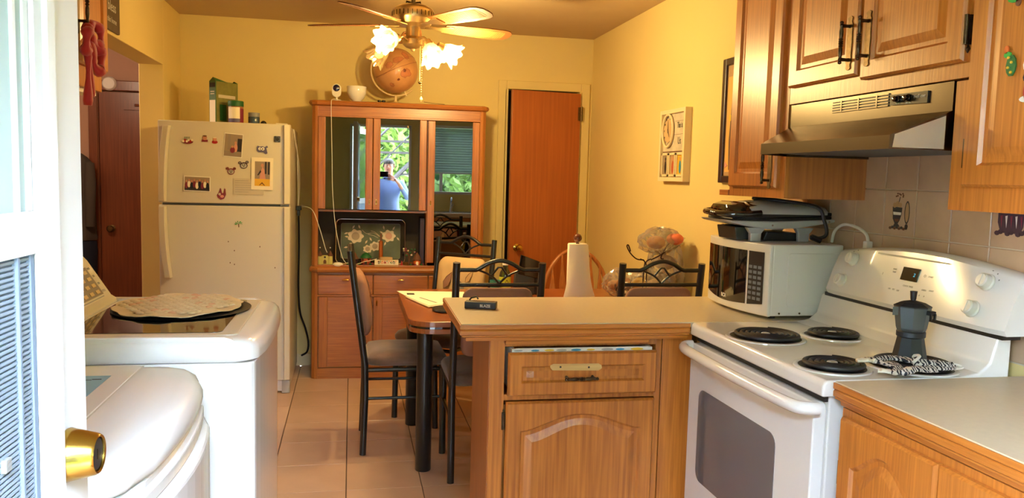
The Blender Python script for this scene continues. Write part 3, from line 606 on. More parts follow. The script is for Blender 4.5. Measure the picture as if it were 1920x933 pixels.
clear('shade_cloth', (255, 255, 255), 0, .6, body=.93, bc=(190, 205, 200))
m = MB(); Lz = []; n = 36
for k in range(n+1): Lz.append([(WX0+.04, .075+.008*(k % 2), 1.43+(WZ1-.04-1.43)*k/n), (WX1-.04, .075+.008*(k % 2), 1.43+(WZ1-.04-1.43)*k/n), (WX1-.04, .078+.008*(k % 2), 1.43+(WZ1-.04-1.43)*k/n), (WX0+.04, .078+.008*(k % 2), 1.43+(WZ1-.04-1.43)*k/n)])
MB().loops(Lz).build('pleated_shade', 'shade_cloth', wi); MB().box(WX0+.038, WX1-.038, .07, .09, 1.415, 1.432).build('bottom_bar', 'trim_white', wi)

# ================================================================ WASHER (far) AND DRYER (near)
wa = thing('washer', 'white top-loading washer with dark glass lid, the farther of the two machines', 'washing machine', (-.57, 2.33, 0))
def bowf(y, y0, y1, x0, bow): t = (y-y0)/(y1-y0)*2-1; return x0+bow*(1-t*t)
def bow_body(y0, y1, xb, xf, bow, r, k=10):
    """plan outline with rounded and bowed front (towards +X)"""
    P = [(xb, y0)]
    for i in range(5): a = R(-90+90*i/4); P.append((xf-r+r*math.cos(a), y0+r+r*math.sin(a)))
    for i in range(1, k): y = y0+r+(y1-y0-2*r)*i/k; P.append((bowf(y, y0, y1, xf, bow), y))
    for i in range(5): a = R(0+90*i/4); P.append((xf-r+r*math.cos(a), y1-r+r*math.sin(a)))
    P.append((xb, y1)); return P
WY0, WY1 = 2.0, 2.655
MB().prism(bow_body(WY0+.004, WY1-.004, -.93, -.228, .008, .03), .012, .932, 'z').build('body', 'washer_white', wa, bev=.003)
# top cover: rounded front, raised near and far rims
cov = []
for ins, z in ((.006, .934), (.0, .938), (0, .955), (.002, .970), (.010, .981), (.022, .987), (.05, .990)):
    cov.append([(max(p[0], -.93) if p[0] < -.9 else p[0], p[1], z) for p in bow_body(WY0+ins*.5, WY1-ins*.5, -.93, -.22-ins*1.3, .014, .05-ins*.3)])
MB().loops(cov).build('top_cover', 'washer_white', wa, smooth=True)
for ya, yb in ((WY0+.008, WY0+.04), (WY1-.04, WY1-.008)): MB().prism([(-.93, .98), (-.30, .98), (-.262, .978), (-.285, .990), (-.30, .9945), (-.75, .9985), (-.93, .999)], ya, yb, 'y').build('side_rim', 'washer_white', wa, bev=.004)
lid = MB().prism(rrect(-.692, -.275, WY0+.045, WY1-.045, .03), .988, .9935, 'z').build('lid', 'fridge_white', wa, bev=.002)
MB().prism(rrect(-.680, -.315, WY0+.075, WY1-.06, .02), .9935, .9948, 'z').build('lid_glass', 'black_gloss', lid)
hn = [(bowf(y, WY0, WY1, -.258, .010), y) for y in [WY0+.05+(WY1-WY0-.1)*i/12 for i in range(13)]]
m = MB()
mat('handle_cream', (226, 196, 112), .2, coat=.5)
m.build('lid_handle', 'handle_cream', lid, bev=.002)
cs = MB().prism([(-.700, .994), (-.722, 1.008), (-.788, 1.112), (-.806, 1.132), (-.84, 1.142), (-.93, 1.13), (-.93, .985), (-.700, .985)], WY0+.02, WY1-.02, 'y').build('console', 'fridge_white', wa, bev=.012, seg=3)
sl = Vector((-.788+.722, 0, 1.112-1.008)).normalized(); on = Vector((.793, 0, .606)); 
def cp(y, t, d=0.): p = Vector((-.722, y, 1.008)) + sl*t + Vector((sl.z, 0, -sl.x))*d; return p
def cplate(y0, y1, t0, t1, d0, d1, name, mt, par, bev=0):
    vs = [cp(y, t, d) for d in (d0, d1) for (y, t) in ((y0, t0), (y1, t0), (y1, t1), (y0, t1))]
    return MB().add(vs, [(0, 1, 2, 3), (4, 5, 6, 7), (0, 4, 5, 1), (1, 5, 6, 2), (2, 6, 7, 3), (3, 7, 4, 0)]).build(name, mt, par, bev=bev)
mat('keypad', (84, 66, 46), .4); mat('key', (190, 160, 100), .4)
kp = cplate(2.17, 2.575, .012, .105, 0, .0015, 'keypad', 'keypad', cs)
cplate(2.30, 2.42, .055, .095, .0015, .0022, 'display', 'display', kp)
for r_ in range(4):
    for c_ in range(7):
        y = 2.195+.055*c_; t = .018+.022*r_
        if 2.28 < y+.01 < 2.43 and t > .05: continue
        cplate(y, y+.03, t, t+.011, .0015, .0028, 'key', 'key', kp)
for q, s in enumerate(('CYCLE', 'SPIN', 'SOIL', 'RINSE')):
    text(s, 'panel_print', .010, basis(cp(2.595, .02+.026*q, .0006), (0, 1, 0), sl, Vector((sl.z, 0, -sl.x))), 'grey', cs, depth=.0002)
cplate(2.18, 2.57, .004, .007, .0, .0008, 'trim_line', 'grey', cs)
# dark tray and scalloped placemat on the lid
tr_ = MB().lathe([(.180, .9952), (.187, .998), (.189, .9985), (.179, .9962), (.001, .9960)], (-.475, 2.43, 0), 40, sy=1.05).build('round_tray', 'black_plastic', smooth=True); tag(tr_, 'round black tray under the placemat on the washer lid', 'tray')
Lp = []
for rr, z in ((.0, 1.0065), (.3, 1.0065), (.6, 1.0065), (.85, 1.006), (1., 1.0045), (1.0, 1.0025), (.6, .9995), (.02, .9995)):
    ring_ = []
    for i in range(96):
        a = 2*PI*i/96; sc_ = rr*(1+.035*abs(math.sin(9*a))*(1 if rr > .9 else .3)); wv = .0028*math.sin(7*a+1)*(rr > .8)
        ring_.append((-.49+.172*sc_*math.cos(a), 2.455+.205*sc_*math.sin(a), z+wv+(.0012*math.sin(40*rr+a*9) if .1 < rr < .9 and z > 1 else 0)))
    Lp.append(ring_)
pm = MB().loops(Lp).build('placemat', 'placemat', smooth=True); tag(pm, 'scalloped beige quilted placemat lying on the dark washer lid', 'placemat')
qd = MB(); mat('petal_tan', (204, 160, 124), .8)
for i in range(-8, 9):
    for j in range(-6, 7):
        x, y = -.49+j*.027+(.0135 if i % 2 else 0), 2.455+i*.0235
        if ((x+.49)/.155)**2+((y-2.455)/.185)**2 < 1:
            qd.mi = 1 if random.random() < .10 else 0
            qd.lathe([(.0125, 1.0062), (.010, 1.0092), (.005, 1.0108), (.0005, 1.0112)], (x, y, 0), 7)
qd.build('quilted_bumps', ['placemat', 'petal_tan'], pm, smooth=True, stuff=True)

dy = thing('dryer', 'white front dryer with a blue sticker on top, nearest machine at lower left', 'dryer', (-.6, 1.6, 0))
DY0, DY1 = 1.27, 1.94
MB().prism(bow_body(DY0+.006, DY1-.006, -.93, -.345, .03, .04), .012, .885, 'z').build('body', 'washer_white', dy, bev=.003)
cov = []
for ins, z in ((.012, .886), (.004, .892), (.0, .90), (0, .915), (.006, .930), (.02, .941), (.04, .946), (.08, .949)):
    cov.append([(p[0], p[1], z) for p in bow_body(DY0+ins*.5, DY1-ins*.5, -.93, -.335-ins*1.1, .032, .060-ins*.3)])
MB().loops(cov).build('top_cover', 'washer_white', dy, smooth=True)
dl = MB().prism(rrect(-.80, -.462, DY0+.03, DY1-.02, .02), .948, .9515, 'z').build('lid', 'washer_white', dy, bev=.0015)
MB().box(-.464, -.459, DY0+.03, DY1-.02, .9485, .9495).build('lid_seam', 'grey_light', dy)
pr = bow_body(DY0+.03, DY1-.05, -.36, -.318, .036, .03)
MB().prism(pr, .08, .845, 'z').build('door_panel', 'washer_white', dy, bev=.010, seg=3)
m = MB(); hb = [(bowf(y, DY0, DY1, -.340, .034), y) for y in [DY0+.06+(DY1-DY0-.14)*i/14 for i in range(15)]]
m.prism([(x-.03, y) for x, y in hb]+[(x+.004, y) for x, y in hb[::-1]], .845, .872, 'z').build('door_handle', 'washer_white', dy, bev=.004)
csd = MB().prism([(-.86, .95), (-.89, 1.04), (-.91, 1.05), (-.93, 1.05), (-.93, .94), (-.86, .94)], DY0+.02, DY1-.02, 'y').build('console', 'washer_white', dy, bev=.006)
stk = MB().box(-.66, -.503, 1.66, 1.823, .9516, .9522).build('sticker', 'blue', dy, label='blue sticker')
sp = MB()
for k in range(14): sp.box(*(lambda x, y: (x, x+.018, y, y+.004))(-.63+random.random()*.10, 1.67+random.random()*.14), .9522, .9524)
sp.build('sticker_print', 'navy', stk, stuff=True)

# upper cabinet at the left, with chain and red ribbon
lc = thing('upper_cabinet', 'oak wall cabinet at upper left beside the white door', 'cabinet', (-1.0, 2.8, 1.65))
MB().box(-1.150, -.9, 2.0, 3.165, 1.665, 2.40).build('carcass', 'oak_panel', lc); MB().box(-.9, -.888, 2.0, 3.17, 1.665, 2.40).build('face_frame', 'oak', lc, bev=.001)
MB().box(-1.149, -.905, 2.01, 3.16, 1.650, 1.665).build('bottom_panel', 'white', lc)
for a0, a1 in ((2.83, 3.188), (2.45, 2.81), (2.07, 2.43)):
    FLd = lambda u, v, d, a0=a0: (-.888+d, a0+u, 1.735+v)
    d_ = panel_door('door', a1-a0, .645, .019, FLd, 'oak', lc, b=.05)
    if a0 > 2.8: pull(d_, (-.869, a0+.028, 1.93), (0, 0, 1), (1, 0, 0), .17)
rb = thing('ribbon_bow', 'red ribbon bow hanging from the handle of the left wall cabinet', 'ribbon', (-.85, 2.86, 1.8))
def rib(P, w_, name):
    P = smooth_path(P, 5); m = MB(); m.tube(P, [w_*(.62+.22*math.sin(i*.9)) for i in range(len(P))], 10).build(name, 'red', rb, smooth=True, auto=False)
c0 = Vector((-.842, 2.862, 1.845))
rib([c0, c0+Vector((.01, .03, .02)), c0+Vector((.02, .065, 0)), c0+Vector((.02, .06, -.045)), c0+Vector((.005, .02, -.03)), c0], .022, 'loop')
rib([c0+Vector((0, 0, -.03)), c0+Vector((.012, .035, -.05)), c0+Vector((.02, .07, -.075)), c0+Vector((.02, .055, -.13)), c0+Vector((.01, .02, -.11)), c0+Vector((0, 0, -.04))], .026, 'loop')
rib([c0, c0+Vector((.012, -.03, -.02)), c0+Vector((.02, -.07, -.03)), c0+Vector((.01, -.05, -.08)), c0+Vector((0, 0, -.04))], .024, 'loop')
rib([c0+Vector((0, 0, -.04)), c0+Vector((.004, .008, -.12)), c0+Vector((0, .02, -.22))], .018, 'tail'); rib([c0+Vector((0, 0, -.04)), c0+Vector((.004, -.01, -.14)), c0+Vector((0, -.01, -.25))], .018, 'tail')
MB().sphere(c0+Vector((.006, 0, -.02)), .014, 10).build('knot', 'red', rb, smooth=True)
# plaque on the beam
pq = thing('wall_plaque', 'dark grey plaque with pale lettering hung on the left beam', 'plaque', (XL, 4.25, 2.05))

mat('plaque_grey', (96, 82, 66), .7, var=.15, vscale=20)
MB().prism(rrect(4.10, 4.385, 2.05, 2.26, .012), XL+.0005, XL+.012, 'x').build('board', 'plaque_grey', pq, bev=.002)
text('bless', 'lettering', .07, face_px((XL+.0125, 4.25, 2.165)), 'paper_grey', pq); text('this home', 'lettering', .038, face_px((XL+.0125, 4.25, 2.10)), 'paper_grey', pq)

# ================================================================ FRIDGE
fr = thing('refrigerator', 'cream white top-freezer refrigerator covered with magnets and photos', 'refrigerator', (-.75, 5.45, 0))
MB().box(-1.128, -.374, 5.185, 5.86, .03, 1.672).build('body', 'fridge_white', fr, bev=.004)
def frdoor(name, z0, z1):
    P = [(-1.134, 5.183), (-.369, 5.183), (-.369, 5.130)]
    P = [(-.369, 5.183), (-1.134, 5.183), (-1.134, 5.132)] + [(-1.134+.765*i/12, 5.130-.010*math.sin(PI*i/12)**.6) for i in range(1, 12)] + [(-.369, 5.132)]
    return MB().prism(P, z0, z1, 'z').build(name, 'fridge_white', fr, bev=.006, seg=3)
fd1 = frdoor('freezer_door', 1.192, 1.683); fd2 = frdoor('fridge_door', .085, 1.178)
MB().prism([(-.405, 5.105), (-.372, 5.115), (-.369, 5.14), (-.41, 5.14)], 1.196, 1.68, 'z').build('edge_strip', 'fridge_white', fd1, bev=.003)
MB().prism([(-.405, 5.105), (-.372, 5.115), (-.369, 5.14), (-.41, 5.14)], .09, 1.175, 'z').build('edge_strip', 'fridge_white', fd2, bev=.003)
def fhandle(z0, z1, par, flip):
    pts = []; n = 10
    for i in range(n+1):
        t = i/n; z = z0+(z1-z0)*t; b = math.sin(PI*t)
        e = t if not flip else 1-t     # e = 1 at the end far from the gap
        x = -1.105+.028*e**2; pts.append([(x-.022, 5.122, z), (x-.020, 5.085-.012*b, z), (x+.014, 5.080-.012*b, z), (x+.020, 5.10, z), (x+.020, 5.122, z)])
    MB().loops(pts).build('handle', 'fridge_white', par, bev=.003)
fhandle(1.20, 1.650, fd1, False); fhandle(.740, 1.170, fd2, True)
MB().box(-1.12, -.38, 5.17, 5.2, 1.178, 1.192).build('gasket', 'grey', fr)
MB().box(-.46, -.39, 5.15, 5.3, 1.676, 1.69).build('hinge_cover', 'fridge_white', fr, bev=.004); MB().box(-.43, -.38, 5.14, 5.17, 1.1785, 1.1915).build('hinge', 'steel', fr)
MB().box(-1.12, -.385, 5.15, 5.19, .012, .078).build('kick_grille', 'white_plastic', fr); MB().box(-.42, -.372, 5.135, 5.18, .003, .082).cyl((-.40, 5.16, 0), (-.40, 5.16, .01), .014).build('foot', 'grey_light', fr)
FY = 5.1185
def flat(name, polys, mats_, label, cat, x, z, w_, h_, ang=0., y=FY, group=None, th=.0012, par=None):
    """flat print or magnet on the freezer door; polys in 0..1 units of w x h"""
    m = MB(); c, s = math.cos(R(ang)), math.sin(R(ang))
    for k, (mi, P) in enumerate(polys):
        m.mi = mi; t = th+.00025*k
        pts = [((u-.5)*w_, (v-.5)*h_) for u, v in P]; pts = [(x+a*c-b*s, z+a*s+b*c) for a, b in pts]
        if k == 0: m.prism(pts, y-th, y, 'y')
        else: m.add([(a, y-t, b) for a, b in pts], [tuple(range(len(pts)))])
    o = m.build(name, mats_)
    return tag(o, label, cat, group)
Q = [(0, 0), (1, 0), (1, 1), (0, 1)]
def rc_(a, b, c, d): return [(a, b), (c, b), (c, d), (a, d)]
def ell(u, v, a, b, n=12): return circ(u, v, a, n, b)
MP = ['paper_grey', 'grey', 'brown', 'skin', 'plum', 'ink', 'tan', 'white']
mat('photo_brown', (104, 84, 72), .35); mat('photo_grey', (140, 128, 118), .35); mat('photo_pink', (206, 148, 130), .35); mat('photo_yellow', (222, 176, 50), .35); mat('photo_dark', (44, 38, 44), .35); mat('photo_wall', (150, 134, 116), .35)
flat('photo_print', [(0, Q), (1, rc_(.03, .03, .97, .97)), (2, rc_(.20, .3, .34, .97)), (3, rc_(.03, .03, .97, .25)), (4, rc_(.72, .25, .95, .8)), (5, ell(.62, .62, .07, .06)), (6, ell(.64, .40, .1, .18)), (7, ell(.48, .30, .13, .13)), (5, ell(.46, .44, .06, .05))],
     ['white', 'photo_wall', 'photo_grey', 'photo_grey', 'photo_dark', 'skin', 'photo_pink', 'plum'], 'tilted photo of two children in a hallway on the freezer door', 'photo', -.703, 1.545, .108, .142, -4)
flat('photo_print', [(0, Q), (1, rc_(.16, .12, .86, .88)), (2, rc_(.16, .12, .86, .34)), (3, [(.38, .34), (.66, .34), (.6, .62), (.52, .72), (.44, .6)]), (4, ell(.5, .76, .07, .06)), (5, rc_(.62, .5, .7, .88)), (5, rc_(.76, .48, .84, .88)), (5, [(.42, .62), (.28, .46), (.32, .44), (.46, .56)]), (6, [(.36, .14), (.5, .24), (.64, .14), (.6, .14), (.5, .2), (.4, .14)])],
     ['paper', 'photo_wall', 'photo_yellow', 'photo_pink', 'skin', 'photo_dark', 'brown'], 'photo of a girl in a pink dress with a wide white border', 'photo', -.535, 1.378, .128, .196, -1, y=FY-.002)
ppl = [(0, Q), (1, rc_(.03, .06, .97, .94)), (2, rc_(.03, .06, .97, .3))]
for k in range(9): ppl += [(3 + k % 3, ell(.1+.1*k, .38+.08*(k % 2), .06, .22)), (6, ell(.1+.1*k, .66+.07*(k % 2), .035, .08))]
flat('photo_print', ppl, ['white', 'photo_wall', 'photo_dark', 'plum', 'paper', 'navy', 'skin'], 'wide group photo of many people on the left of the freezer door', 'photo', -.912, 1.308, .152, .092, -1.5)
flat('note_paper', [(0, Q)]+[(1, rc_(.06, .15+.14*k, .5+.4*((k*7) % 5)/5, .165+.14*k)) for k in range(6)], ['paper_grey', 'grey'], 'grey handwritten note partly under the girl photo', 'note', -.615, 1.298, .178, .098, 0)
flat('fridge_magnet', [(0, ell(.5, .35, .5, .3))]+[(1+k % 3, ell(.1+.16*k, .4+.18*(k % 2), .11, .16, 8)) for k in range(6)]+[(4, [(.3+.1*k, .5), (.2+.14*k, 1.), (.26+.14*k, 1.)]) for k in range(4)], ['plum', 'paper', 'red', 'paper', 'dark_green'], 'flower-basket magnet at upper left of the freezer door', 'magnet', -.963, 1.565, .062, .045)
flat('fridge_magnet', [(0, rc_(.0, .0, 1, .35)), (1, ell(.5, .62, .38, .36)), (2, ell(.5, .9, .36, .12)), (3, ell(.36, .62, .05, .04)), (3, ell(.64, .62, .05, .04))], ['plum', 'skin', 'brown', 'ink'], 'small magnet shaped as a baby face over a red band', 'magnet', -.866, 1.580, .034, .038)
flat('fridge_magnet', [(0, ell(.5, .25, .5, .26)), (1, ell(.5, .68, .34, .3)), (2, rc_(.25, .84, .75, .96))], ['red', 'skin', 'paper'], 'small magnet of a figure in a red outfit beside the baby-face magnet', 'magnet', -.809, 1.571, .034, .040)
flat('brand_plate', [(0, Q), (1, rc_(.1, .1, .9, .9)), (2, ell(.5, .5, .4, .4, 16)), (3, ell(.5, .5, .3, .3, 16))], ['steel', 'ink', 'steel', 'ink'], 'small square maker plate at the top right of the freezer door', 'plate', -.446, 1.592, .036, .036)
text('KI', 'lettering', .014, face_my((-.446, FY-.0022, 1.592)), 'steel', bpy.data.objects['brand_plate'])
def head_mag(x, z, s, ang, c0, c1, label, ears=True):
    P = [(0, ell(.5, .45, .38, .38, 18))]
    P += [(0, ell(.14, .8, .17, .17)), (0, ell(.86, .8, .17, .17)), (1, ell(.14, .8, .09, .09)), (1, ell(.86, .8, .09, .09)), (2, ell(.5, .42, .30, .27, 16)), (3, ell(.40, .52, .05, .08)), (3, ell(.60, .52, .05, .08)), (3, ell(.5, .38, .07, .05)), (1, [(.36, .3), (.64, .3), (.5, .24)])]
    flat('fridge_magnet', P, [c0, c1, 'grey_light', 'ink'], label, 'magnet', x, z, s, s*.9, ang)
head_mag(-.643, 1.428, .058, 6, 'violet_dark', 'grey', 'grey koala-like head magnet with round ears above the note')
head_mag(-.717, 1.390, .056, 0, 'plum', 'brown', 'plum bear-head magnet with round ears left of the grey one')
flat('fridge_magnet', [(0, [(.05, .75), (.12, .95), (.3, .85), (.55, .9), (.7, .8), (.9, .98), (1, .8), (.85, .7), (.95, .15), (.8, .05), (.6, .25), (.2, .25), (.05, .45)]), (1, ell(.3, .62, .13, .16)), (1, ell(.56, .62, .14, .18)), (2, ell(.33, .6, .04, .07)), (2, ell(.54, .6, .05, .08))], ['violet_grey', 'white', 'ink'], 'blue-grey cartoon animal magnet with big eyes at the right', 'magnet', -.535, 1.523, .070, .056)
flat('fridge_magnet', [(0, [(.1, .2), (.4, 0), (.75, .1), (.95, .45), (.9, .9), (.8, 1), (.7, .6), (.55, .55), (.45, .95), (.35, 1), (.2, .6), (.02, .4)]), (1, ell(.3, .48, .12, .1)), (2, ell(.3, .48, .05, .05)), (3, ell(.55, .3, .2, .12))], ['plum', 'white', 'ink', 'pink'], 'red-purple claw-shaped magnet low on the freezer door', 'magnet', -.772, 1.250, .056, .072)
flat('palm_sticker', [(0, [(.45, 0), (.55, 0), (.52, .5), (.45, .5)])]+[(1, [(.48, .5), (.48+.5*math.cos(R(a)), .55+.42*math.sin(R(a))), (.48+.36*math.cos(R(a+18)), .5+.40*math.sin(R(a+18)))]) for a in (-20, 15, 50, 100, 140, 180)], ['brown', 'green'], 'small green palm-tree sticker on the lower fridge door', 'sticker', -.673, 1.070, .052, .042)
sp_ = MB()
for (x, z) in ((-.70, .905), (-.725, .83), (-.70, .82), (-.46, .80), (-.735, .96), (-.55, .93)): sp_.prism(circ(x, z, .003, 6, .005), 5.1195, 5.121, 'y')
sp_.build('chipped_spots', 'brown', fd2, stuff=True)
# things on the fridge top (z 1.672)
bx = thing('cereal_box', 'tall green cereal box standing on the refrigerator', 'box', (-.81, 5.40, 1.673), R(-35))

mat('box_green', (66, 104, 54), .5); mat('box_olive', (120, 120, 62), .5, var=.3, vscale=15)
bx.location = (-.82, 5.36, 1.673); bx.rotation_euler = Euler((0, 0, R(-42)))
cb = MB(); cb.box(-.03, .03, -.05, .12, 0, .272); cb.add([(-.03, -.05, .272), (.03, -.05, .272), (.03, .12, .272), (-.03, .12, .272), (-.02, -.03, .30), (.02, .10, .283)], [(0, 1, 4), (2, 3, 5), (0, 3, 4)])
ct_ = cb.build('carton', 'box_green', bx, local=True)
MB().box(-.026, .026, -.0508, -.05, .01, .155).build('nutrition_panel', 'paper', ct_, local=True); MB().box(-.026, .026, -.0508, -.05, .235, .262).build('title_band', 'ink', ct_, local=True)
MB().box(.0300, .0306, -.045, .115, .0, .27).build('front_print', 'box_olive', ct_, local=True); MB().box(.0306, .0312, -.03, .10, .17, .19).build('front_lettering', 'paper_grey', ct_, local=True); MB().box(.0306, .0312, -.02, .03, .03, .13).build('front_picture', 'dark_green', ct_, local=True)
for k in range(2): MB().box(-.018, .018, -.0512, -.0508, .205-.014*k, .210-.014*k).build('side_lettering', 'paper', ct_, local=True)
cn = thing('formula_canister', 'round canister with green lid and pale label on the refrigerator', 'canister', (-.712, 5.30, 1.673))

mat('tin_red', (150, 100, 66), .35, var=.2, vscale=10)
MB().lathe([(.001, 0), (.043, 0), (.0455, .004), (.0455, .118), (.043, .122), (.001, .122)], n=32).build('tin', 'tin_red', cn, local=True, smooth=True); MB().lathe([(.001, .118), (.0465, .118), (.0475, .124), (.0475, .148), (.045, .152), (.001, .152)], n=32).build('lid', 'dark_green', cn, local=True, smooth=True)
m = MB(); A = [R(-150+i*11) for i in range(10)]; m.loops([[(.0462*math.cos(a), .0462*math.sin(a), z) for a in A] for z in (.02, .112)], False, False, False).build('label', 'paper', cn, local=True)
m = MB(); m.loops([[(.0464*math.cos(a), .0464*math.sin(a), z) for a in A] for z in (.02, .042)], False, False, False).build('label_band', 'violet_grey', cn, local=True)
m = MB(); m.loops([[(.0463*math.cos(a), .0463*math.sin(a), z) for a in [R(-50+i*12) for i in range(6)]] for z in (.02, .105)], False, False, False).build('label_side', 'plum', cn, local=True)
jr = thing('candle_jar', 'small blue-grey jar beside the canister on the refrigerator', 'jar', (-.603, 5.30, 1.673)); mat('jar_blue', (58, 76, 92), .25, coat=.3)
MB().lathe([(.001, 0), (.033, 0), (.035, .004), (.035, .056), (.034, .058)], n=28).build('jar_body', 'jar_blue', jr, local=True, smooth=True); MB().lathe([(.001, .058), (.0345, .058), (.0345, .084), (.001, .086)], n=28).build('lid', 'grey', jr, local=True, smooth=True)
o = MB().sphere((-.546, 5.30, 1.692), .019, 16, (1, 1, .95)).build('black_ball', 'black_plastic', smooth=True); tag(o, 'small black ball beside the jar on the refrigerator', 'ball')
o = MB().box(-1.02, -.955, 5.28, 5.33, 1.6735, 1.682).build('white_saucer', 'white', bev=.003); tag(o, 'flat white item lying on the left of the refrigerator top', 'lid')
# cords on the fridge side
o = MB().tube(smooth_path([(-.372, 5.45, 1.67), (-.366, 5.5, 1.60), (-.362, 5.62, 1.55), (-.359, 5.66, 1.40), (-.357, 5.68, 1.24), (-.358, 5.68, 1.165)], 5), .0035, 6).tube(smooth_path([(-.372, 5.45, 1.672), (-.364, 5.53, 1.58), (-.352, 5.66, 1.45), (-.349, 5.69, 1.3), (-.356, 5.68, 1.165)], 5), .003, 6).build('charger_cord', 'white_plastic', smooth=True); tag(o, 'white charging cord hanging down the side of the refrigerator', 'cord')
pa = thing('power_adapter', 'black cable adapter plugged at mid height beside the refrigerator', 'adapter', (-.355, 5.68, 1.15)); MB().box(-.372, -.335, 5.665, 5.70, 1.133, 1.163).build('case', 'black_plastic', pa, bev=.004); MB().box(-.364, -.344, 5.67, 5.695, 1.095, 1.133).build('plug', 'black_plastic', pa, bev=.003)
o = MB().tube(smooth_path([(-.355, 5.685, 1.10), (-.352, 5.69, .9), (-.356, 5.70, .6), (-.345, 5.71, .42), (-.31, 5.74, .30), (-.29, 5.76, .2), (-.30, 5.80, .12), (-.34, 5.83, .085)], 6), .007, 8).build('power_cord', 'black_plastic', pa, smooth=True)

hl = thing('hall_light', 'round glass ceiling light in the hallway', 'ceiling light', (-2.0, 5.4, 2.44))
mat('bulb_hall', (240, 220, 180), .4, emit=(255, 190, 120), es=3)
MB().lathe([(.001, 2.37), (.09, 2.375), (.13, 2.40), (.14, 2.4395)], (-2.0, 5.4, 0), 28).build('diffuser', 'bulb_hall', hl, smooth=True)
l = bpy.data.lights.new('hall_lamp', 'POINT'); lo = bpy.data.objects.new('hall_lamp', l); COL.objects.link(lo); lo.location = (-2.0, 5.4, 2.30); l.energy = 50; l.color = (1, .74, .50); l.shadow_soft_size = .1
# ================================================================ CHINA HUTCH
HR = -R(2.4)
hu = thing('china_hutch', 'oak china hutch with dark glass doors, open nook and three drawers', 'hutch', (-.226, 5.477, 0), HR)
HM = Matrix.Translation((-.226, 5.477, 0)) @ Matrix.Rotation(HR, 4, 'Z')
def HU(u, d, z): return HM @ Vector((u, d, z))
def hb(name, mt, *boxes, par=None, bev=.0015, **k):
    m = MB()
    for b in boxes: m.box(*b)
    for i, v in enumerate(m.v): m.v[i] = HM @ v
    return m.build(name, mt, par or hu, bev=bev, **k)
def hprism(name, mt, poly, a, b, ax='z', par=None, bev=.002, **k):
    m = MB().prism(poly, a, b, ax, T=HM); return m.build(name, mt, par or hu, bev=bev, **k)
D = .35
# lower body
plan = [(-.035, .035), (-.022, .012), (.008, 0), (1.082, 0), (1.112, .012), (1.125, .035), (1.125, D), (-.035, D)]
hprism('corner_post', 'hutch_z', [(-.035, .035), (-.028, .016), (-.010, .002), (.009, 0), (.009, .04), (-.035, .06)], 0, .73)
hprism('corner_post', 'hutch_z', [(1.083, 0), (1.102, .002), (1.118, .016), (1.125, .035), (1.125, .06), (1.083, .04)], 0, .73)
hb('side_panel', 'hutch_z', (-.034, -.016, .05, D, .0, .73)); hb('side_panel', 'hutch_z', (1.106, 1.124, .05, D, .0, .73))
hb('lower_carcass', 'hutch_x', (-.01, 1.10, .022, D, .01, .728), bev=0)
hb('plinth', 'hutch_x', (.009, 1.083, .004, .02, 0, .074)); hb('rail', 'hutch_x', (.009, 1.083, .0, .022, .565, .577)); hb('rail', 'hutch_x', (.009, 1.083, .004, .02, .712, .73))
for a, b in ((.012, .374), (.380, .744), (.752, 1.080)):
    dw = hb('drawer', 'hutch_x', (a, b, -.004, .02, .579, .710), bev=.003)
    c = (a+b)/2; P = [HU(c-.022, -.006, .678), HU(c-.018, -.022, .68), HU(c, -.024, .682), HU(c+.018, -.022, .68), HU(c+.022, -.006, .678)]
    MB().tube(P, [.003, .004, .005, .004, .003], 8).build('handle', 'brass', dw, smooth=True)
for a, b, kx in ((.018, .372, .352), (.382, .742, .402), (.754, 1.078, .772)):
    dw = hb('door', 'hutch_z', (a, a+.055, -.004, .018, .08, .562), (b-.055, b, -.004, .018, .08, .562), (a+.055, b-.055, .004, .018, .08, .562), bev=.001)
    hb('centre_panel', 'hutch_x', (a+.058, b-.058, .0015, .006, .083, .559), par=dw, bev=.001)
    MB().tube([HU(kx, -.004, .505), HU(kx, -.018, .508), HU(kx, -.020, .522), HU(kx, -.018, .536), HU(kx, -.004, .539)], .004, 8).build('handle', 'brass', dw, smooth=True)
# worktop, rounded lip

wt = MB(); prof = [(-.012, .7295), (-.024, .734), (-.030, .748), (-.026, .760), (-.014, .768)]
wp = lambda e: [(-.018-e, D), (-.018-e, -e*.0+.015), (.01, -e-.0), (1.08, -e), (1.108+e, .015), (1.108+e, D)]
wt.loops([[HM @ Vector((x, y, z)) for x, y in wp(-pz)] for pz, z in prof]); wt.build('worktop', 'hutch_x', hu)
# upper body
UD = .33
hprism('upper_post', 'hutch_z', [(-.036, .05), (-.030, .024), (-.012, .006), (.008, .004), (.008, .05)], .768, 1.835)
hprism('upper_post', 'hutch_z', [(1.083, .004), (1.104, .006), (1.122, .024), (1.128, .05), (1.083, .05)], .768, 1.835)
hb('side_panel', 'hutch_z', (-.036, -.018, .05, UD, .768, 1.80)); hb('side_panel', 'hutch_z', (1.110, 1.128, .05, UD, .768, 1.80))
hb('back_panel', 'smoke_glass_back', (-.018, 1.11, UD, UD+.012, .768, 1.80), bev=0)
hb('frieze', 'hutch_x', (.008, 1.083, .010, .03, 1.775, 1.836)); hb('rail', 'hutch_x', (.008, 1.083, .002, .03, 1.764, 1.775)); hb('rail', 'hutch_x', (.008, 1.083, .004, .03, .768, .778))
hb('top_panel', 'hutch_x', (-.018, 1.11, .03, UD, 1.80, 1.815)); hb('shelf', 'hutch_x', (-.018, .738, .03, UD, 1.136, 1.150)); hb('divider', 'hutch_z', (.728, .742, .05, UD, .768, 1.80))

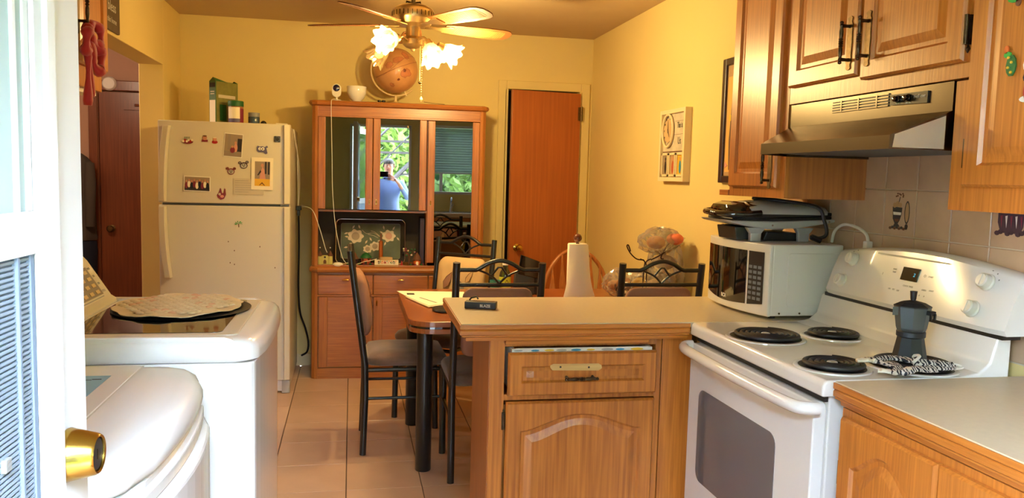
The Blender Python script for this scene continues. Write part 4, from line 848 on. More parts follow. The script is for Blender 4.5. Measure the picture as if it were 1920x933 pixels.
clear('glass_shelf', (200, 230, 215), .12)
for z in (1.08, 1.40): hb('glass_shelf', 'glass_shelf', (.743, 1.109, .06, UD-.01, z, z+.006), bev=0)
for z in (1.44,): hb('glass_shelf', 'glass_shelf', (-.017, .727, .06, UD-.01, z, z+.006), bev=0)
cw = MB(); cpz = [(.000, 1.836), (.016, 1.842), (.022, 1.855), (.016, 1.867), (-.004, 1.872)]
cp_ = lambda e: [(-.032-e, UD+.02), (-.032-e, .03), (-.018-e*.7, .008-e*.5), (.004, -e), (1.09, -e), (1.112+e*.7, .008-e*.5), (1.124+e, .03), (1.124+e, UD+.02)]
cw.loops([[HM @ Vector((x, y, z)) for x, y in cp_(e)] for e, z in cpz]); cw.build('crown', 'hutch_x', hu)
def gdoor(a, b, z0, z1, kn, sw=.047):
    d_ = hb('door_stile', 'hutch_z', (a, a+sw, -.004, .018, z0, z1), bev=.003); 
    hb('door_stile', 'hutch_z', (b-sw, b, -.004, .018, z0, z1), par=d_, bev=.003)
    hb('groove_strip', 'hutch_z', (a+sw-.012, a+sw-.006, -.007, -.004, z0, z1), (b-sw+.006, b-sw+.012, -.007, -.004, z0, z1), par=d_, bev=.001)
    hb('glass', 'cabinet_glass', (a+sw, b-sw, .007, .010, z0, z1), par=d_, bev=0)
    for kx in kn:
        hb('knob_plate', 'brass', (kx-.005, kx+.005, -.0062, -.004, 1.190, 1.224), par=d_, bev=.001)
        MB().tube([HU(kx, -.006, 1.196), HU(kx, -.014, 1.200), HU(kx, -.014, 1.214), HU(kx, -.006, 1.218)], .003, 8).build('handle', 'brass', d_, smooth=True)
gdoor(.009, .364, 1.155, 1.762, (.346,)); gdoor(.368, .723, 1.155, 1.762, (.392,)); gdoor(.733, 1.081, .80, 1.760, (.755,))
# faint glassware behind the doors
for i, (u, d, z, r, h) in enumerate(((.10, .2, 1.446, .03, .10), (.20, .22, 1.446, .028, .12), (.52, .2, 1.446, .03, .11), (.62, .22, 1.446, .03, .1), (.16, .2, 1.151, .04, .07), (.56, .2, 1.151, .045, .08), (.86, .2, 1.406, .03, .12), (.97, .2, 1.406, .035, .09), (.90, .2, 1.087, .05, .05))):
    p = HU(u, d, z); o = MB().lathe([(r*.6, 0), (r*.5, h*.1), (r, h*.4), (r*.9, h), (r*.82, h), (r*.85, h*.4), (.001, h*.15)], p, 18).build('drinking_glass' if h > .09 else 'china_cup', 'white' if h <= .09 else 'clear_glass', smooth=True)
    tag(o, 'faint '+('drinking glass' if h > .09 else 'white cup')+' behind the hutch glass, '+('far left of the left door', 'right part of the left door', 'left part of the middle door', 'right part of the middle door', 'bottom shelf of the left door', 'bottom shelf of the middle door', 'upper left in the tall right door', 'upper right in the tall right door', 'lower shelf of the tall right door')[i], 'glass' if h > .09 else 'cup', 'glassware inside the hutch')
# nook things: worktop z .768
ty = thing('serving_tray', 'dark serving tray with painted peonies leaning in the hutch nook', 'tray', HU(.35, .22, .77), HR)
TT = HM @ Matrix.Translation((.353, .205, .7905)) @ Matrix.Rotation(R(-14), 4, 'X')
def tpl(name, mt, x0, x1, z0, z1, y0, y1, r, par=ty, **k): return MB().prism(rrect(x0, x1, z0, z1, r), y0, y1, 'y', T=TT).build(name, mt, par, **k)
mat('tray_paint', (96, 110, 96), .12, coat=.6, var=.45, vscale=5)
body = tpl('tray_rim', 'black_gloss', -.240, .240, -.02, .292, 0, .012, .035, bev=.003); MB().tube([TT @ Vector((x, -.001, z)) for x, z in rrect(-.240, .240, -.02, .292, .035, 6)], .0028, 6, closed=True).build('silver_edge', 'chrome', body, smooth=True)
tpl('tray_field', 'tray_paint', -.205, .205, .012, .262, -.0015, 0.001, .012, par=body)
MB().tube([TT @ Vector((x, -.002, z)) for x, z in rrect(-.205, .205, .012, .262, .012, 4)], .0012, 6, closed=True).build('inner_line', 'grey', body)
mat('petal_pale', (206, 192, 172), .3); mat('petal_rose', (178, 130, 118), .3)
def tdec(P, mt, name, d=.0022): return MB().add([TT @ Vector((x, -d, z)) for x, z in P], [tuple(range(len(P)))]).build(name, mt, body)
for (cx, cz, r) in ((-.105, .17, .052), (.125, .175, .045), (.03, .10, .035), (-.02, .08, .03)):
    f_ = tdec([(cx+r*(1+.12*math.cos(7*a))*math.cos(a), cz+r*.9*(1+.12*math.cos(7*a))*math.sin(a)) for a in [2*PI*i/42 for i in range(42)]], 'petal_pale', 'flower')
    tdec(circ(cx, cz, r*.55, 14), 'petal_rose' if cx > .1 else 'photo_wall', 'flower_centre', .0026)
for (cx, cz, a) in ((-.17, .19, 20), (-.165, .165, -10), (-.12, .235, 60), (-.08, .238, 110), (-.14, .115, 30), (.075, .20, 150), (.16, .23, 60), (.19, .155, -50), (.06, .14, 200), (.09, .235, 100), (-.03, .13, 60), (0, .15, 120), (.10, .12, 250), (-.17, .09, 10)):
    c, s = math.cos(R(a)), math.sin(R(a)); tdec([(cx+x*c-y*s, cz+x*s+y*c) for x, y in ((-.016, 0), (0, .007), (.016, 0), (0, -.006))], 'petal_pale', 'leaf', .0024)
for P in ([(-.06, .215), (-.03, .19), (.02, .195), (.06, .17)], [(0, .21), (.03, .20), (.07, .165)], [(-.02, .185), (.02, .175), (.05, .16)]):
    MB().tube([TT @ Vector((q.x, -.0025, q.y)) for q in smooth_path([(p[0], p[1], 0) for p in P], 3)], .0014, 5).build('twig', 'petal_pale', body)
o = MB().cyl((0, 0, 0), (0, 0, .001), .001); 
pv = thing('blue_book', 'tall dark navy folder standing at the right side of the hutch nook', 'folder', HU(.71, .12, .769), HR); hb('cover', 'navy', (.690, .722, .10, .28, .769, 1.10), par=pv, bev=.003); hb('pages', 'violet_dark', (.694, .718, .098, .10, .775, 1.094), par=pv, bev=0)
# domino box, round tin, bottle pen
db = thing('domino_box', 'white domino box with colourful lettering on the hutch worktop', 'box', HU(.465, .03, .769), HR)
bxo = hb('lid', 'paper', (.385, .545, .0, .075, .782, .811), par=db, bev=.001); hb('base', 'tan', (.386, .544, .001, .074, .769, .782), par=db, bev=.001)
for k, (c, m_) in enumerate(zip('DOMINO', ('navy', 'orange', 'red', 'red', 'dark_green', 'navy'))):
    text(c, 'lettering', .021, HM @ basis((.415+.020*k, -.0006, .797), (1, 0, 0), (0, 0, 1), (0, -1, 0)), m_, bxo, bold=.0006)
for k in range(9): MB().add([HU(.41+.0145*k+.006*math.cos(a), -.0005, .807+.0022*math.sin(a)) for a in [2*PI*i/8 for i in range(8)]], [tuple(range(8))]).build('flower_print', ('red', 'dark_green', 'orange')[k % 3], bxo)
tn = MB().lathe([(.001, 0), (.043, 0), (.044, .003), (.044, .015), (.042, .018), (.001, .018)], HU(.462, .045, .811), 32).build('round_tin', 'pad_fabric', smooth=True); tag(tn, 'round cream tin lying on the domino box', 'tin')
pn = thing('lighter_torch', 'copper coloured stick with dark tip standing behind the domino box', 'lighter', HU(.425, .10, .769))
MB().lathe([(.001, 0), (.016, 0), (.016, .05), (.0145, .05)], HU(.425, .10, .769), 20).build('base', 'tan', pn, smooth=True)
mat('copper', (196, 110, 56), .3, metal=.7)
MB().lathe([(.014, .05), (.014, .135), (.013, .165), (.008, .17)], HU(.425, .10, .769), 20).build('barrel', 'copper', pn, smooth=True); MB().lathe([(.0065, .17), (.006, .215), (.002, .22)], HU(.425, .10, .769), 12).build('tip', 'brown', pn, smooth=True)
# cottage ornaments
def cottage(name, label, u, d, wall, roof, kind):
    t = thing(name, label, 'figurine', HU(u, d, .769), HR)
    def L(x, y, z): return HM @ Vector((u+x*1.22, d+y*1.1, .769+z*1.22))
    if kind == 'castle':
        m = MB()
        for x in (-.028, .028): m.lathe([(.019, .008), (.017, .02), (.017, .06)], L(x, 0, 0), 12)

        for x in (-.028, .028):
            tw = MB().lathe([(.019, .008), (.017, .02), (.017, .062), (.019, .064)], L(x, 0, 0), 14).build('tower', wall, t, smooth=True); MB().lathe([(.021, .064), (.012, .08), (.002, .098)], L(x, 0, 0), 14).build('roof', roof, tw, smooth=True); MB().sphere(L(x, 0, .098), .0045, 8).build('finial', 'paper', tw, smooth=True)
        wl = MB().add([L(*p) for p in ((-.018, -.014, .008), (.018, -.014, .008), (.018, .014, .008), (-.018, .014, .008), (-.018, -.014, .055), (.018, -.014, .055), (.018, .014, .055), (-.018, .014, .055))], [(0, 3, 2, 1), (4, 5, 6, 7), (0, 1, 5, 4), (1, 2, 6, 5), (2, 3, 7, 6), (3, 0, 4, 7)]).build('wall', wall, t)
        MB().add([L(x, -.0146, z) for x, z in [(-.008, .010), (.008, .010), (.008, .026), (0, .034), (-.008, .026)]], [(0, 1, 2, 3, 4)]).build('doorway', 'brown', wl); MB().add([L(x, -.0146, .046+z) for x, z in circ(0, 0, .006, 10)], [tuple(range(10))]).build('round_window', 'ink', wl)
        MB().lathe([(.052, 0), (.05, .007), (.03, .009)], L(0, 0, 0), 16, sy=.6).build('base', 'tan', t, smooth=True)
        return t
    bd = MB().lathe([(.022, 0), (.03, .012), (.034, .03), (.030, .048), (.02, .06)] if kind == 'pumpkin' else [(.02, 0), (.022, .01), (.028, .03), (.024, .045)], L(0, 0, .004), 18).build('body', wall, t, smooth=True)
    MB().lathe([(.040, .048), (.036, .058), (.022, .074), (.003, .084)] if kind == 'pumpkin' else [(.034, .040), (.026, .052), (.016, .072), (.003, .088)], L(0, 0, .004), 18).build('roof', roof, t, smooth=True)
    MB().add([L(x, -.0335 if kind == 'pumpkin' else -.027, z) for x, z in [(-.007, .008), (.007, .008), (.007, .024), (0, .031), (-.007, .024)]], [(0, 1, 2, 3, 4)]).build('doorway', 'paper' if kind != 'pumpkin' else 'ink', bd)
    for x in (-.016, .016): MB().sphere(L(x, -.028 if kind == 'pumpkin' else -.02, .036), .0055, 8).build('window', 'ink', bd, smooth=True)
    for q in range(6): a = R(60*q+15); MB().sphere(L(.036*math.cos(a), .026*math.sin(a), .008), .009, 8).build('shrub', 'dark_green' if q % 2 else 'plum', t, smooth=True)
    return t
mat('castle_wall', (196, 190, 110), .6); cottage('cottage_ornament', 'little yellow-green castle ornament at the left of the hutch nook', .052, .07, 'castle_wall', 'brown', 'castle')
cottage('cottage_ornament', 'little red pumpkin-shaped house ornament with green roof by the tray', .325, .085, 'terracotta', 'dark_green', 'pumpkin')
cottage('cottage_ornament', 'little dark plum house ornament left of the pumpkin house', .245, .08, 'violet_dark', 'brown', 'cone')
cottage('cottage_ornament', 'little orange cottage ornament with brown cone roof at the right of the nook', .672, .06, 'orange', 'brown', 'cone')
tt_ = thing('tree_ornament', 'small twig tree ornament with pale blossoms beside the orange cottage', 'figurine', HU(.618, .10, .769))
MB().tube([HU(.618, .10, .769), HU(.620, .10, .81), HU(.612, .10, .86)], [.006, .004, .003], 8).tube([HU(.62, .1, .82), HU(.645, .1, .86)], .0025, 6).tube([HU(.62, .1, .83), HU(.595, .1, .862)], .0025, 6).build('trunk', 'brown', tt_, smooth=True)
for q in range(16):
    MB().sphere(HU(.618+.05*math.cos(q*2.4)*random.uniform(.3, 1), .10+random.uniform(-.01, .01), .862+.022*math.sin(q*1.7)), .007, 6).build('blossom', ('petal_pale', 'plum', 'dark_green')[q % 3], tt_, smooth=True)
gd = MB().lathe([(.009, 0), (.007, .02), (.004, .03)], HU(.567, .03, .769), 10).sphere(HU(.567, .03, .803), .005, 8).build('gnome_figurine', 'red', smooth=True); tag(gd, 'tiny red gnome figurine right of the domino box', 'figurine')
o = MB().add([], [])
o = MB(); o.loops([[HM @ Vector((.140+.034*s_*math.cos(a), .02+.022*s_*math.sin(a), z)) for a in [2*PI*i/24 for i in range(24)]] for s_, z in ((.8, .769), (1, .775), (1, .783), (.8, .791), (.4, .795), (.05, .796))]); o = o.build('smart_puck', 'white_plastic', smooth=True); tag(o, 'small rounded white device on the hutch worktop', 'device')
o = MB().tube(smooth_path([HU(.17, .02, .782), HU(.215, .03, .79), HU(.26, .02, .782), HU(.31, .01, .80), HU(.36, .02, .81), HU(.40, .03, .82)], 5), .0022, 6).build('string_cord', 'paper', smooth=True); tag(o, 'pale string cord winding past the ornaments', 'cord')
o = MB().tube(smooth_path([(-.333, 5.665, 1.155), (-.29, 5.56, 1.16), (-.245, 5.46, 1.135), (-.205, 5.44, 1.03), (-.168, 5.44, .90), (-.155, 5.452, .865)], 5), .0025, 6).build('white_cable', 'white_plastic', smooth=True); tag(o, 'white cable from the adapter down to the castle ornament', 'cord')
# on the hutch top (z 1.872)
cmr = thing('security_camera', 'small white security camera with round dark lens on the hutch', 'camera', HU(.122, .06, 1.873), HR)
MB().prism(rrect(.092, .152, 1.896, 1.985, .029, 8), .05, .075, 'y', T=HM).build('housing', 'white_plastic', cmr, bev=.004); hs = cmr.children[-1]
T_ = HM @ Matrix.Translation((.122, .05, 1.957))
mat('lens_blue', (8, 14, 60), .05, coat=1.)
MB().lathe([(.0225, 0), (.0225, -.004), (.017, -.007), (.001, -.009)], (0, 0, 0), 24, ax='y', T=T_).build('lens', 'lens_blue', hs, smooth=True)
MB().cyl(HU(.122, .062, 1.873), HU(.122, .062, 1.90), .008).lathe([(.022, 0), (.022, .004), (.001, .005)], HU(.122, .062, 1.873), 20).build('stand', 'white_plastic', cmr, smooth=True)
o = MB().tube(smooth_path([HU(.15, .07, 1.88), HU(.115, .03, 1.882), HU(.098, -.025, 1.872), HU(.094, -.034, 1.85), HU(.094, -.018, 1.75), HU(.10, -.02, 1.5), HU(.104, -.02, 1.3), HU(.118, -.015, 1.1), HU(.14, .0, .95), HU(.17, .015, .83), HU(.195, .02, .79)], 5), .0022, 6).build('camera_cable', 'white_plastic', smooth=True); tag(o, 'thin white cable hanging from the security camera over the hutch door', 'cord')
bw = thing('white_bowl', 'white cup-like bowl with a pale rim on top of the hutch', 'bowl', HU(.252, .10, 1.873))
MB().lathe([(.001, 0), (.026, 0), (.028, .006), (.048, .025), (.062, .055), (.066, .10), (.064, .104), (.061, .10), (.056, .055), (.04, .02), (.001, .012)], HU(.252, .10, 1.873), 36).build('body', 'white_enamel', bw, smooth=True)
for k, u in enumerate((.405, .432)): o = MB().lathe([(.001, 0), (.011, 0), (.012, .003), (.012, .014), (.010, .016), (.001, .016)], HU(u, .05, 1.873), 16).build('small_cap', 'black_plastic', smooth=True); tag(o, 'small dark bottle cap on the hutch top, %s of the pair' % ('left' if k == 0 else 'right'), 'cap', 'caps on the hutch')
o = MB().tube([HU(.70, .04, 1.888), HU(.76, .03, 1.880), HU(.84, .02, 1.875)], .0018, 6).build('thin_stick', 'brown', smooth=True); tag(o, 'thin dark stick lying on the hutch top right of the globe', 'stick')
gl = thing('globe', 'antique tan desk globe on a pale curved stand on top of the hutch', 'globe', HU(.515, .13, 1.873))
gc = HU(.513, .13, 2.098); GR = .150
gb = MB().sphere(gc, GR, 40).build('sphere', 'globe', gl, smooth=True)
ax_ = Vector((-.40, 0, .917)); gx = Vector((.917, 0, .40))
def gpt(lon, lat, r=GR+.0008):  # lon 0 faces the room
    a, b = R(lon), R(lat); e = Vector((0, -1, 0)); rr = gx
    return gc + (e*math.cos(a)*math.cos(b) + rr*math.sin(a)*math.cos(b) + ax_*math.sin(b))*r
mat('map_line', (130, 70, 50), .5); mat('map_land', (186, 118, 78), .45, var=.3, vscale=20); mat('map_dark', (110, 58, 44), .5)
MB().tube([gpt(l, 0) for l in range(-80, 81, 8)], .0013, 5).build('equator', 'map_line', gb); MB().tube([gpt(l, 10*math.sin(R(l*2))+8) for l in range(-80, 81, 8)], .0009, 5).build('ecliptic', 'map_line', gb)
def land(c, r, mt, seed, name='continent'):
    rd = random.Random(seed); P = [gpt(c[0]+r[0]*(1+rd.uniform(-.3, .3))*math.cos(a), c[1]+r[1]*(1+rd.uniform(-.3, .3))*math.sin(a)) for a in [2*PI*i/16 for i in range(16)]]
    cc = sum(P, Vector())/16; cc = gc+(cc-gc).normalized()*(GR+.002); MB().add(P+[cc], [(i, (i+1) % 16, 16) for i in range(16)]).build(name, mt, gb)
    MB().tube(P, .001, 5, closed=True).build('coastline', 'map_line', gb)
land((18, -20), (15, 11), 'map_land', 3); land((-18, 14), (10, 8), 'map_land', 5); land((10, 20), (18, 7), 'map_land', 8); land((-42, 30), (10, 9), 'map_land', 2); land((-35, -35), (7, 6), 'map_land', 12); land((-8, -28), (4, 3), 'map_dark', 4); land((16, -12), (4, 4), 'map_dark', 6); land((40, 25), (9, 12), 'map_land', 9)
arc = [gc + (ax_*math.cos(R(t)) - gx*math.sin(R(t)))*(GR+.018) for t in range(-12, 200, 10)]

mat('old_pale', (214, 190, 140), .35)
MB().tube(arc, .006, 8).build('meridian_arc', 'old_pale', gl, smooth=True)
for s_ in (1, -1): MB().cyl(gc+ax_*s_*(GR-.002), gc+ax_*s_*(GR+.03), .006).build('axle', 'old_pale', gl, smooth=True)
MB().lathe([(.055, 0), (.055, .005), (.02, .012), (.010, .02), (.009, .055), (.012, .06)], HU(.513, .13, 1.873), 24).build('stand', 'old_pale', gl, smooth=True)

# ================================================================ CEILING FAN
FX, FYc = .303, 4.2
fn = thing('ceiling_fan', 'brass and wood ceiling fan with four glass tulip lamps', 'ceiling fan', (FX, FYc, 2.44))
MB().lathe([(.07, 0), (.068, -.02), (.03, -.06), (.012, -.065)], (FX, FYc, 2.4395), 28).build('canopy', 'steel', fn, smooth=True)
MB().cyl((FX, FYc, 2.38), (FX, FYc, 2.25), .011).build('downrod', 'steel', fn, smooth=True)
for s_ in (-1, 1): MB().tube([(FX+s_*.012, FYc, 2.27), (FX+s_*.035, FYc, 2.275), (FX+s_*.036, FYc, 2.26)], .005, 6).build('bolt', 'bronze', fn)
mat('motor_brass', (176, 150, 108), .3, metal=.85)
MB().lathe([(.012, 2.262), (.07, 2.255), (.1, 2.238), (.108, 2.225), (.108, 2.190), (.104, 2.184), (.090, 2.160), (.05, 2.148), (.001, 2.147)], (FX, FYc, 0), 40).build('motor_housing', 'motor_brass', fn, smooth=True); mh = fn.children[-1]
for k in range(60):
    a = 2*PI*k/60; MB().box(.1075, .1095, -.0018, .0018, 2.196, 2.220, T=Matrix.Translation((FX, FYc, 0)) @ Matrix.Rotation(a, 4, 'Z')).build('vent_slot', 'bronze', mh) if k % 2 == 0 else None
MB().lathe([(.036, 2.148), (.036, 2.10), (.040, 2.098), (.052, 2.085), (.052, 2.06), (.035, 2.045), (.012, 2.038), (.008, 2.028), (.001, 2.026)], (FX, FYc, 0), 32).build('light_kit_hub', 'motor_brass', fn, smooth=True)
for k in range(5):
    T = Matrix.Translation((FX, FYc, 2.160)) @ Matrix.Rotation(R(16+72*k), 4, 'Z') @ Matrix.Rotation(R(-13), 4, 'X')
    out = [(.17, -.045), (.24, -.055), (.40, -.066), (.50, -.066), (.535, -.055), (.555, -.03), (.56, 0)]; out = out+[(x, -y) for x, y in out[-2::-1]]
    bl = MB().prism(out, -.003, .003, 'z', T=T).build('fan_blade', 'blade_wood', fn, bev=.001)
    MB().prism(rrect(.235, .515, -.044, .044, .02), -.0036, .0036, 'z', T=T).build('cane_inset', 'cane', bl)
    for q in range(22): MB().box(.245+q*.012, .248+q*.012, -.042, .042, -.0046, .0046, T=T).build('cane_rib', 'blade_wood', bl)
    MB().prism([(.07, -.014), (.13, -.012), (.19, -.035), (.22, -.03), (.22, .03), (.19, .035), (.13, .012), (.07, .014)], -.008, -.003, 'z', T=T).build('blade_arm', 'motor_brass', bl, bev=.001)
lamps = []
def tulip(dirv, lit, k):
    d = Vector(dirv).normalized(); base = Vector((FX, FYc, 2.075)) + Vector((d.x, d.y, 0)).normalized()*.045
    hor = Vector((d.x, d.y, 0)).normalized(); p1 = base+hor*.045+Vector((0, 0, .012)); p2 = base+hor*.075+Vector((0, 0, 0))
    arm = MB().tube(smooth_path([base, p1, p2, p2+d*.015], 4), .006, 8).build('lamp_arm', 'motor_brass', fn, smooth=True)
    Z = d.to_track_quat('Z', 'Y').to_matrix().to_4x4(); T = Matrix.Translation(p2+d*.01) @ Z
    sk_ = MB().lathe([(.010, 0), (.022, .006), (.026, .03), (.024, .04), (.001, .038)], n=24, T=T).build('socket_cup', 'motor_brass', arm, smooth=True)
    Lp = []
    for r, z in ((.024, .034), (.034, .045), (.044, .065), (.048, .085), (.054, .105), (.066, .122)):
        am = .10*max(0, (z-.06)/.06); Lp.append([T @ Vector((r*(1+am*math.cos(8*a))*math.cos(a), r*(1+am*math.cos(8*a))*math.sin(a), z+am*.06*math.cos(8*a))) for a in [2*PI*i/64 for i in range(64)]])
    MB().loops(Lp, False, False).build('glass_shade', 'shade_glass', arm, smooth=True, auto=False)
    MB().lathe([(.010, .036), (.012, .05), (.022, .068), (.025, .082), (.018, .098), (.001, .105)], n=20, T=T).build('light_bulb', 'bulb' if lit else 'white_enamel', arm, smooth=True)
    if lit:
        l = bpy.data.lights.new('bulb_light', 'POINT'); lo = bpy.data.objects.new('bulb_light', l); COL.objects.link(lo); lo.location = T @ Vector((0, 0, .135)); l.energy = LAMP_W*(2.4 if k == 2 else 1); l.color = (1, .70, .28); l.shadow_soft_size = .035; lamps.append(lo)
LAMP_W = 21
tulip((-.55, -.70, -.22), True, 0); tulip((.34, -.62, -1.0), True, 1); tulip((.95, .25, -.45), True, 2); tulip((-.85, .45, -.80), False, 3)
ch = MB(); pts = [(FX+.045, FYc-.02, 2.05-.012*i) for i in range(22)]
for p in pts: ch.sphere(p, .0028, 6)
ch.build('pull_chain', 'motor_brass', fn, stuff=True); MB().lathe([(.001, 0), (.006, -.006), (.008, -.016), (.001, -.028)], (FX+.045, FYc-.02, 1.798), 12).build('chain_weight', 'old_pale', fn, smooth=True)
MB().tube([(FX+.036, FYc-.03, 2.05), (FX+.036, FYc-.03, 1.875)], .0014, 5).build('pull_cord', 'old_pale', fn); MB().sphere((FX+.036, FYc-.03, 1.868), .008, 12).build('cord_ball', 'bronze', fn, smooth=True)
# ================================================================ DINING TABLE
TX0, TX1, TY0, TY1 = .258, 1.66, 3.50, 4.53
dt = thing('dining_table', 'brown dining table with rounded corners, black inlay line and thick black legs', 'table', (.95, 4.0, 0))
MB().prism(rrect(TX0, TX1, TY0, TY1, .11, 8), .725, .750, 'z').build('tabletop', 'table_wood', dt, bev=.003)
MB().prism(rrect(TX0+.003, TX1-.003, TY0+.003, TY1-.003, .107, 8), .716, .725, 'z').build('black_inlay', 'black_gloss', dt)
MB().prism(rrect(TX0+.002, TX1-.002, TY0+.002, TY1-.002, .107, 8), .694, .716, 'z').build('lower_band', 'table_wood', dt, bev=.002)
for x in (.345, 1.56):
    for y in (3.71, 4.42): MB().lathe([(.036, 0), (.038, .004), (.038, .694)], (x, y, 0), 24).build('leg', 'black_metal', dt, smooth=True)

# ================================================================ METAL CHAIRS
def metal_chair(loc, rz, label, pad='pad_pink', leaf=False, cord=False):
    t = thing('metal_chair', label, 'chair', loc, rz, 'black metal dining chairs')
    def up(z): # y of the back frame at height z
        return -.192 if z < .45 else -.192-(z-.45)*.135
    for s in (-1, 1):
        x = s*.193
        MB().tube([(x, -.200, 0), (x, -.190, .30), (x, up(.45), .45), (x, up(.7), .7), (x, up(1.02), 1.02)], .0165, 14).build('back_leg', 'black_metal', t, local=True, smooth=True)
        MB().tube([(s*.188, .20, 0), (s*.188, .195, .22), (s*.186, .19, .442)], .0165, 14).build('front_leg', 'black_metal', t, local=True, smooth=True)
        MB().tube([(x, -.192, .285), (s*.188, .19, .285)], .008, 8).build('side_stretcher', 'black_metal', t, local=True, smooth=True)
        MB().tube([(x, -.195, .428), (s*.186, .19, .428)], .011, 8).build('side_rail', 'black_metal', t, local=True, smooth=True)
    MB().tube([(-.19, .192, .425), (.19, .192, .425)], .011, 8).build('front_rail', 'black_metal', t, local=True, smooth=True)
    yr = up(.99)
    tp = [(-.193, .988), (-.13, .988), (-.10, .990), (-.05, 1.018), (0, 1.030), (.05, 1.018), (.10, .990), (.13, .988), (.193, .988)]
    MB().tube(smooth_path([(x, up(z), z) for x, z in tp], 4), .010, 10).build('top_rail', 'black_metal', t, local=True, smooth=True)
    MB().tube([(-.193, up(.92), .92), (.193, up(.92), .92)], .009, 10).build('lower_rail', 'black_metal', t, local=True, smooth=True)
    for s in (-1, 1): MB().tube(smooth_path([(s*.105, up(.99), .99), (s*.06, up(.975), .973), (s*.025, up(.955), .952), (0, up(.925), .925)], 4), .0048, 8).build('scroll', 'black_metal', t, local=True, smooth=True)
    MB().tube([(x, up(z)-.001, z) for x, z in ((-.036, .962), (-.008, .999), (.008, .999), (.036, .962), (.010, .937), (-.010, .937))][0:4], .0046, 8).build('diamond', 'black_metal', t, local=True, smooth=True)
    MB().tube([(.036, up(.962)-.001, .962), (0, up(.925)-.001, .925), (-.036, up(.962)-.001, .962)], .0046, 8).build('diamond', 'black_metal', t, local=True, smooth=True)
    # cushions
    L = []
    for ins, z in ((.03, .440), (.008, .447), (0, .462), (0, .482), (.012, .500), (.04, .510), (.09, .515)): L.append([(x, y, z+.004*math.sin(9*x+4*y)) for x, y in rrect(-.205+ins, .205-ins, -.185+ins, .215-ins, .05, 5)])
    MB().loops(L).build('seat_cushion', 'seat_fabric', t, local=True, smooth=True, auto=False)
    L = []
    for ins, dy in ((.02, -.004), (.004, .004), (0, .014), (.004, .030), (.02, .042), (.05, .048)):
        P = rrect(-.160+ins, .160-ins, .585+ins, .905-ins, .045, 5); L.append([(x, up(z)+dy+.022*math.sin(PI*(z-.585)/.32)*(dy > .02), z) for x, z in P])
    pd = MB().loops(L).build('back_cushion', 'pad_fabric' if leaf else pad, t, local=True, smooth=True, auto=False)
    if True:
        def fy(z): return up(z)+.050+.022*math.sin(PI*(z-.585)/.32)
        def leafp(cx, cz, a, l, w_):
            c, s = math.cos(R(a)), math.sin(R(a)); P = [(-l, 0), (-l*.4, w_), (l*.3, w_*.8), (l, 0), (l*.3, -w_*.8), (-l*.4, -w_)]
            P = [(cx+x*c-y*s, cz+x*s+y*c) for x, y in P]; return [(x, fy(z)+.0012, z) for x, z in P]
        for (cx, cz, a, l, w_, mt_) in ((.02, .83, 80, .055, .020, 'tan'), (.065, .77, 115, .055, .022, 'pad_pink'), (-.02, .75, 50, .055, .018, 'grey'), (-.08, .80, 120, .045, .015, 'tan')):
            MB().add(leafp(cx, cz, a, l, w_), [tuple(range(6))]).build('leaf_print', mt_, pd, local=True)
            MB().tube([(x, y+.001, z) for x, y, z in leafp(cx, cz, a, l, w_)], .0012, 5, closed=True).build('leaf_outline', 'brown', pd, local=True)
    return t
metal_chair((.266, 4.143, 0), R(-90), 'black metal chair with tan padded back seen side-on at the left end')
metal_chair((.648, 3.727, 0), 0, 'black metal chair behind the left part of the peninsula counter')
metal_chair((1.412, 3.727, 0), 0, 'black metal chair partly hidden by the microwave')
metal_chair((.525, 4.60, 0), R(142.3), 'black metal chair turned towards the room with a leaf-patterned tan back', leaf=True)
# spindle-back wooden chair
wc = thing('spindle_chair', 'light wooden chair with a hooped back and arrow spindles at the far side', 'chair', (1.485, 4.93, 0))
hoop = [(1.485+.235*math.cos(R(a)), 5.13+.04*math.sin(R(a)), .55+.375*math.sin(R(a))) for a in range(0, 181, 10)]
MB().tube([(1.72, 5.09, .445)]+hoop+[(1.25, 5.09, .445)], .014, 12).build('back_hoop', 'chair_wood', wc, smooth=True)
for i in range(6):
    x = 1.485+(-.165+.066*i); zt = .55+.375*math.sqrt(max(0, 1-((x-1.485)/.235)**2))
    P = []; 
    for t, hw in ((0, .006), (.25, .007), (.45, .020), (.55, .021), (.85, .007), (1, .005)): z = .455+(zt-.455)*t; y = 5.10+.05*t; P.append([(x-hw, y-.005, z), (x+hw, y-.005, z), (x+hw, y+.005, z), (x-hw, y+.005, z)])
    MB().loops(P).build('spindle', 'chair_wood', wc, bev=.002)
MB().prism(rrect(1.265, 1.705, 4.72, 5.13, .10, 6), .425, .455, 'z').build('seat', 'chair_wood', wc, bev=.008, seg=3)
for x, y in ((1.32, 4.78), (1.65, 4.78), (1.33, 5.08), (1.64, 5.08)): MB().lathe([(.016, 0), (.018, .1), (.022, .2), (.014, .3), (.017, .43)], (x, y, 0), 14).build('leg', 'chair_wood', wc, smooth=True)
for y in (4.78, 5.08): MB().cyl((1.32, y, .18), (1.65, y, .18), .010).build('stretcher', 'chair_wood', wc, smooth=True)

